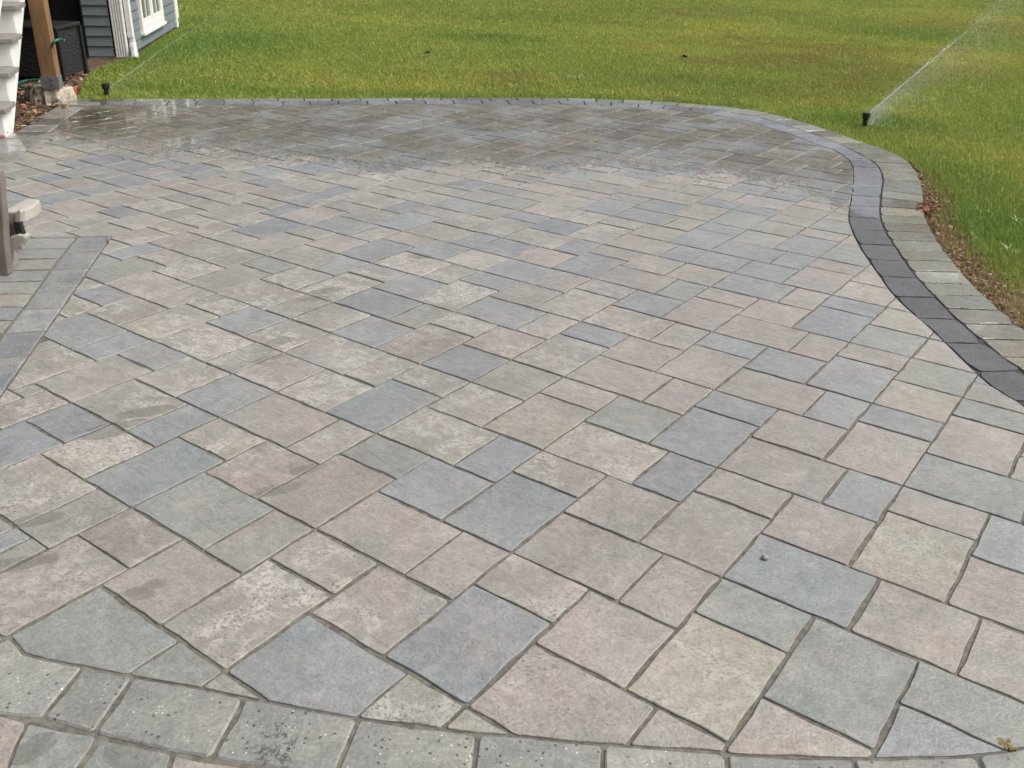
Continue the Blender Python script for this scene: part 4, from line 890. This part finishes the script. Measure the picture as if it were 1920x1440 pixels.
slab_px('strut', [(24, 417), (38, 417), (40.5, 428), (44, 438), (48.5, 447), (40, 451.5), (32, 452.5), (29, 440)], y0 + .075, .025, M_DARK)
ya = y0 + .10; zt_ = at_y(20, 397, ya).z; zb_ = at_y(20, 421, ya).z; yb_ = gw(20, 371, zt_)[1]
xa, xb = at_y(4, 397, ya).x, at_y(36.5, 397, ya).x
mb = MB(); mb.prism([(xa, ya, zt_), (xb - .012, ya, zt_), (xb, ya + .01, zt_), (xb + .012, ya + (yb_ - ya) * .5, zt_), (xb - .005, yb_ - .012, zt_), (xb - .03, yb_, zt_), (xa, yb_, zt_)], (0, 0, zb_ - zt_)); mb.link('armrest', plain('pale_cream_plastic', (.37, .345, .31), .45, .08, 18, .1), seat, bevel=.010)

# ------------------------------------------------------------------ sprinklers, their jets and spray
M_SPK = plain('black_plastic', (.008, .009, .012), .35, .1, 30, .05)
def sprinkler(loc, h, label, az):
    t_ = thing('lawn_sprinkler', label, 'sprinkler', loc, 'pop-up lawn sprinklers')
    x, y, z = loc; mb = MB(); mb.tube([(x, y, -.03), (x, y, h * .55)], .019, 14); mb.link('riser', M_SPK, t_, smooth=False)
    mb = MB(); mb.tube([(x, y, h * .5), (x, y, h * .6), (x, y, h * .97), (x, y, h)], [.026, .031, .031, .027], 16); mb.link('head', M_SPK, t_)
    mb = MB(); d = Vector((math.sin(az), math.cos(az), .35)).normalized(); c_ = Vector((x, y, h * .85)); mb.tube([c_ + d * .024, c_ + d * .040], .008, 10); mb.link('nozzle', M_SPK, t_)
tw_ = NT('spray_water'); tw_.b.inputs['Base Color'].default_value = (.93, .95, .95, 1); tw_.b.inputs['Roughness'].default_value = .12
tw_.b.inputs['Subsurface Weight'].default_value = 0; tw_.b.inputs['IOR'].default_value = 1.33; wt_ = tw_.n('BsdfTranslucent'); wt_.inputs[0].default_value = (.95, .97, .97, 1); wtp = tw_.n('BsdfTransparent')
wm1 = tw_.n('MixShader'); wm1.inputs[0].default_value = .5; tw_.t.links.new(tw_.b.outputs[0], wm1.inputs[1]); tw_.t.links.new(wt_.outputs[0], wm1.inputs[2])
wm2 = tw_.n('MixShader'); tw_.set(wm2.inputs[0], tw_.attr('spk', 'Fac')); tw_.t.links.new(wtp.outputs[0], wm2.inputs[1]); tw_.t.links.new(wm1.outputs[0], wm2.inputs[2]); tw_.t.links.new(wm2.outputs[0], tw_.out.inputs[0])
def droplet(mb, c, r, d, k):
    a = d.orthogonal().normalized(); b = d.cross(a).normalized(); s = r
    vs = [c + d * s * 2.2, c - d * s * 2.2, c + a * s, c - a * s, c + b * s, c - b * s]
    mb.add(vs, [(0, 2, 4), (0, 4, 3), (0, 3, 5), (0, 5, 2), (1, 4, 2), (1, 3, 4), (1, 5, 3), (1, 2, 5)], k=k)
def jet(a, b, gain, label, reach, fine):
    """water thrown from a through b and on to reach times that distance, falling apart on the way"""
    mb = MB(); a, b = Vector(a), Vector(b); d = b - a; L = d.length; sag = .035
    P = lambda s: a + d * s + Vector((0, 0, -sag * s * s + sag * s))
    s = 0.0
    rope = .8 if gain > .7 else .95
    while s < rope:                                                       # still a rope of water
        e = s + rnd.uniform(.03, .07); mb.tube([P(s), P((s + e) / 2) + Vector((rnd.gauss(0, .001), 0, rnd.gauss(0, .001))), P(e)], [.0042 * gain * (1 - s * .8), .0046 * gain * (1 - s * .8), .0036 * gain * (1 - s * .8)], 6, k=(.9 - .85 * s) if gain > .7 else .42 * (1.15 - s)); s = e * .97
    for k in range(int(420 * fine)):                                     # broken clots further out
        s = .18 + (reach - .18) * rnd.random() ** .9; w = .004 + .022 * s * s
        if math.sin(s * 31) + math.sin(s * 13.3 + 1) + rnd.gauss(0, .7) < -.1: continue
        droplet(mb, P(s) + Vector((rnd.gauss(0, w), rnd.gauss(0, w), rnd.gauss(0, w * .8))), rnd.uniform(.0012, .0030) * gain, d.normalized(), .75 * max(.25, 1 - s * .45))
    for k in range(int(6000 * fine)):                                    # curtain of fine spray falling out of the jet
        s = rnd.random() ** 1.3 * .9 * reach; fall = abs(rnd.gauss(0, .08 + .16 * s)); w = .010 + .055 * s
        q = P(s) + Vector((rnd.gauss(0, w) + fall * .15, rnd.gauss(0, w), -fall + .01))
        if q.z < .0: continue
        droplet(mb, q, rnd.uniform(.0009, .0021), Vector((0, 0, 1)), .30)
    return tag(mb.link('water_jet', tw_.m), label, 'water jet', 'jets of water from the sprinklers')
xr, yr = gw(1621, 234); sprinkler((xr, yr, 0), .098, 'black pop-up sprinkler in the grass to the right, by the curve of the patio', math.radians(60))
na = at_y(1629, 213, yr); jb = g3(1862, 20, .92)
jet(na, jb, 1.0, 'thick white jet of water thrown up and to the right by the right-hand sprinkler', 1.35, 1.0)
xl, yl = gw(200, 176); sprinkler((xl, yl, 0), .082, 'black pop-up sprinkler in the grass to the left, beside the concrete footing', math.radians(40))
na = at_y(207, 163, yl); jb = g3(432, 8, .80)
jet(na, jb, .45, 'thin faint jet of water crossing the lawn from the left-hand sprinkler', 1.2, .16)

# ------------------------------------------------------------------ small things on the paving
x, y = gw(1434, 1049); mb = MB(); vs = []; fs = []
for i in range(6):
    for j in range(10):
        p_, a_ = math.pi * (i + .5) / 6, 2 * math.pi * j / 10; r_ = .0085 * (1 + rnd.uniform(-.15, .15))
        vs.append((math.sin(p_) * math.cos(a_) * r_ * 1.1, math.sin(p_) * math.sin(a_) * r_, .006 + math.cos(p_) * r_ * .75))
for i in range(5):
    for j in range(10): fs.append((i * 10 + j, (i + 1) * 10 + j, (i + 1) * 10 + (j + 1) % 10, i * 10 + (j + 1) % 10))
fs += [tuple(range(10)), tuple(range(59, 49, -1))]
mb.add(vs, fs); o = mb.link('pebble', plain('pale_pebble', (.24, .235, .21), .6, .4, 250, .3), smooth=True); o.location = (x, y, 0); tag(o, 'small pale pebble lying on a blue-grey slab in the lower right', 'pebble')
M_MOSS = plain('ochre_moss', (.20, .145, .05), .95, .4, 120, .8)
for u, v, r_, lab in ((1890, 1396, .013, 'ochre moss patch in the joint at the lower right corner beside the grey border'),):
    x, y = gw(u, v); mb = MB()
    for k in range(20):
        q = Vector((rnd.gauss(0, r_ * .55), rnd.gauss(0, r_ * .5), 0)); s_ = rnd.uniform(.0015, .004); mb.box((q.x - s_, q.y - s_, -.004), (q.x + s_, q.y + s_, rnd.uniform(.0008, .0016)), Matrix.Rotation(rnd.random(), 4, 'Z'))
    o = mb.link('moss_clump', M_MOSS); o.location = (x, y, 0); tag(o, lab, 'moss')
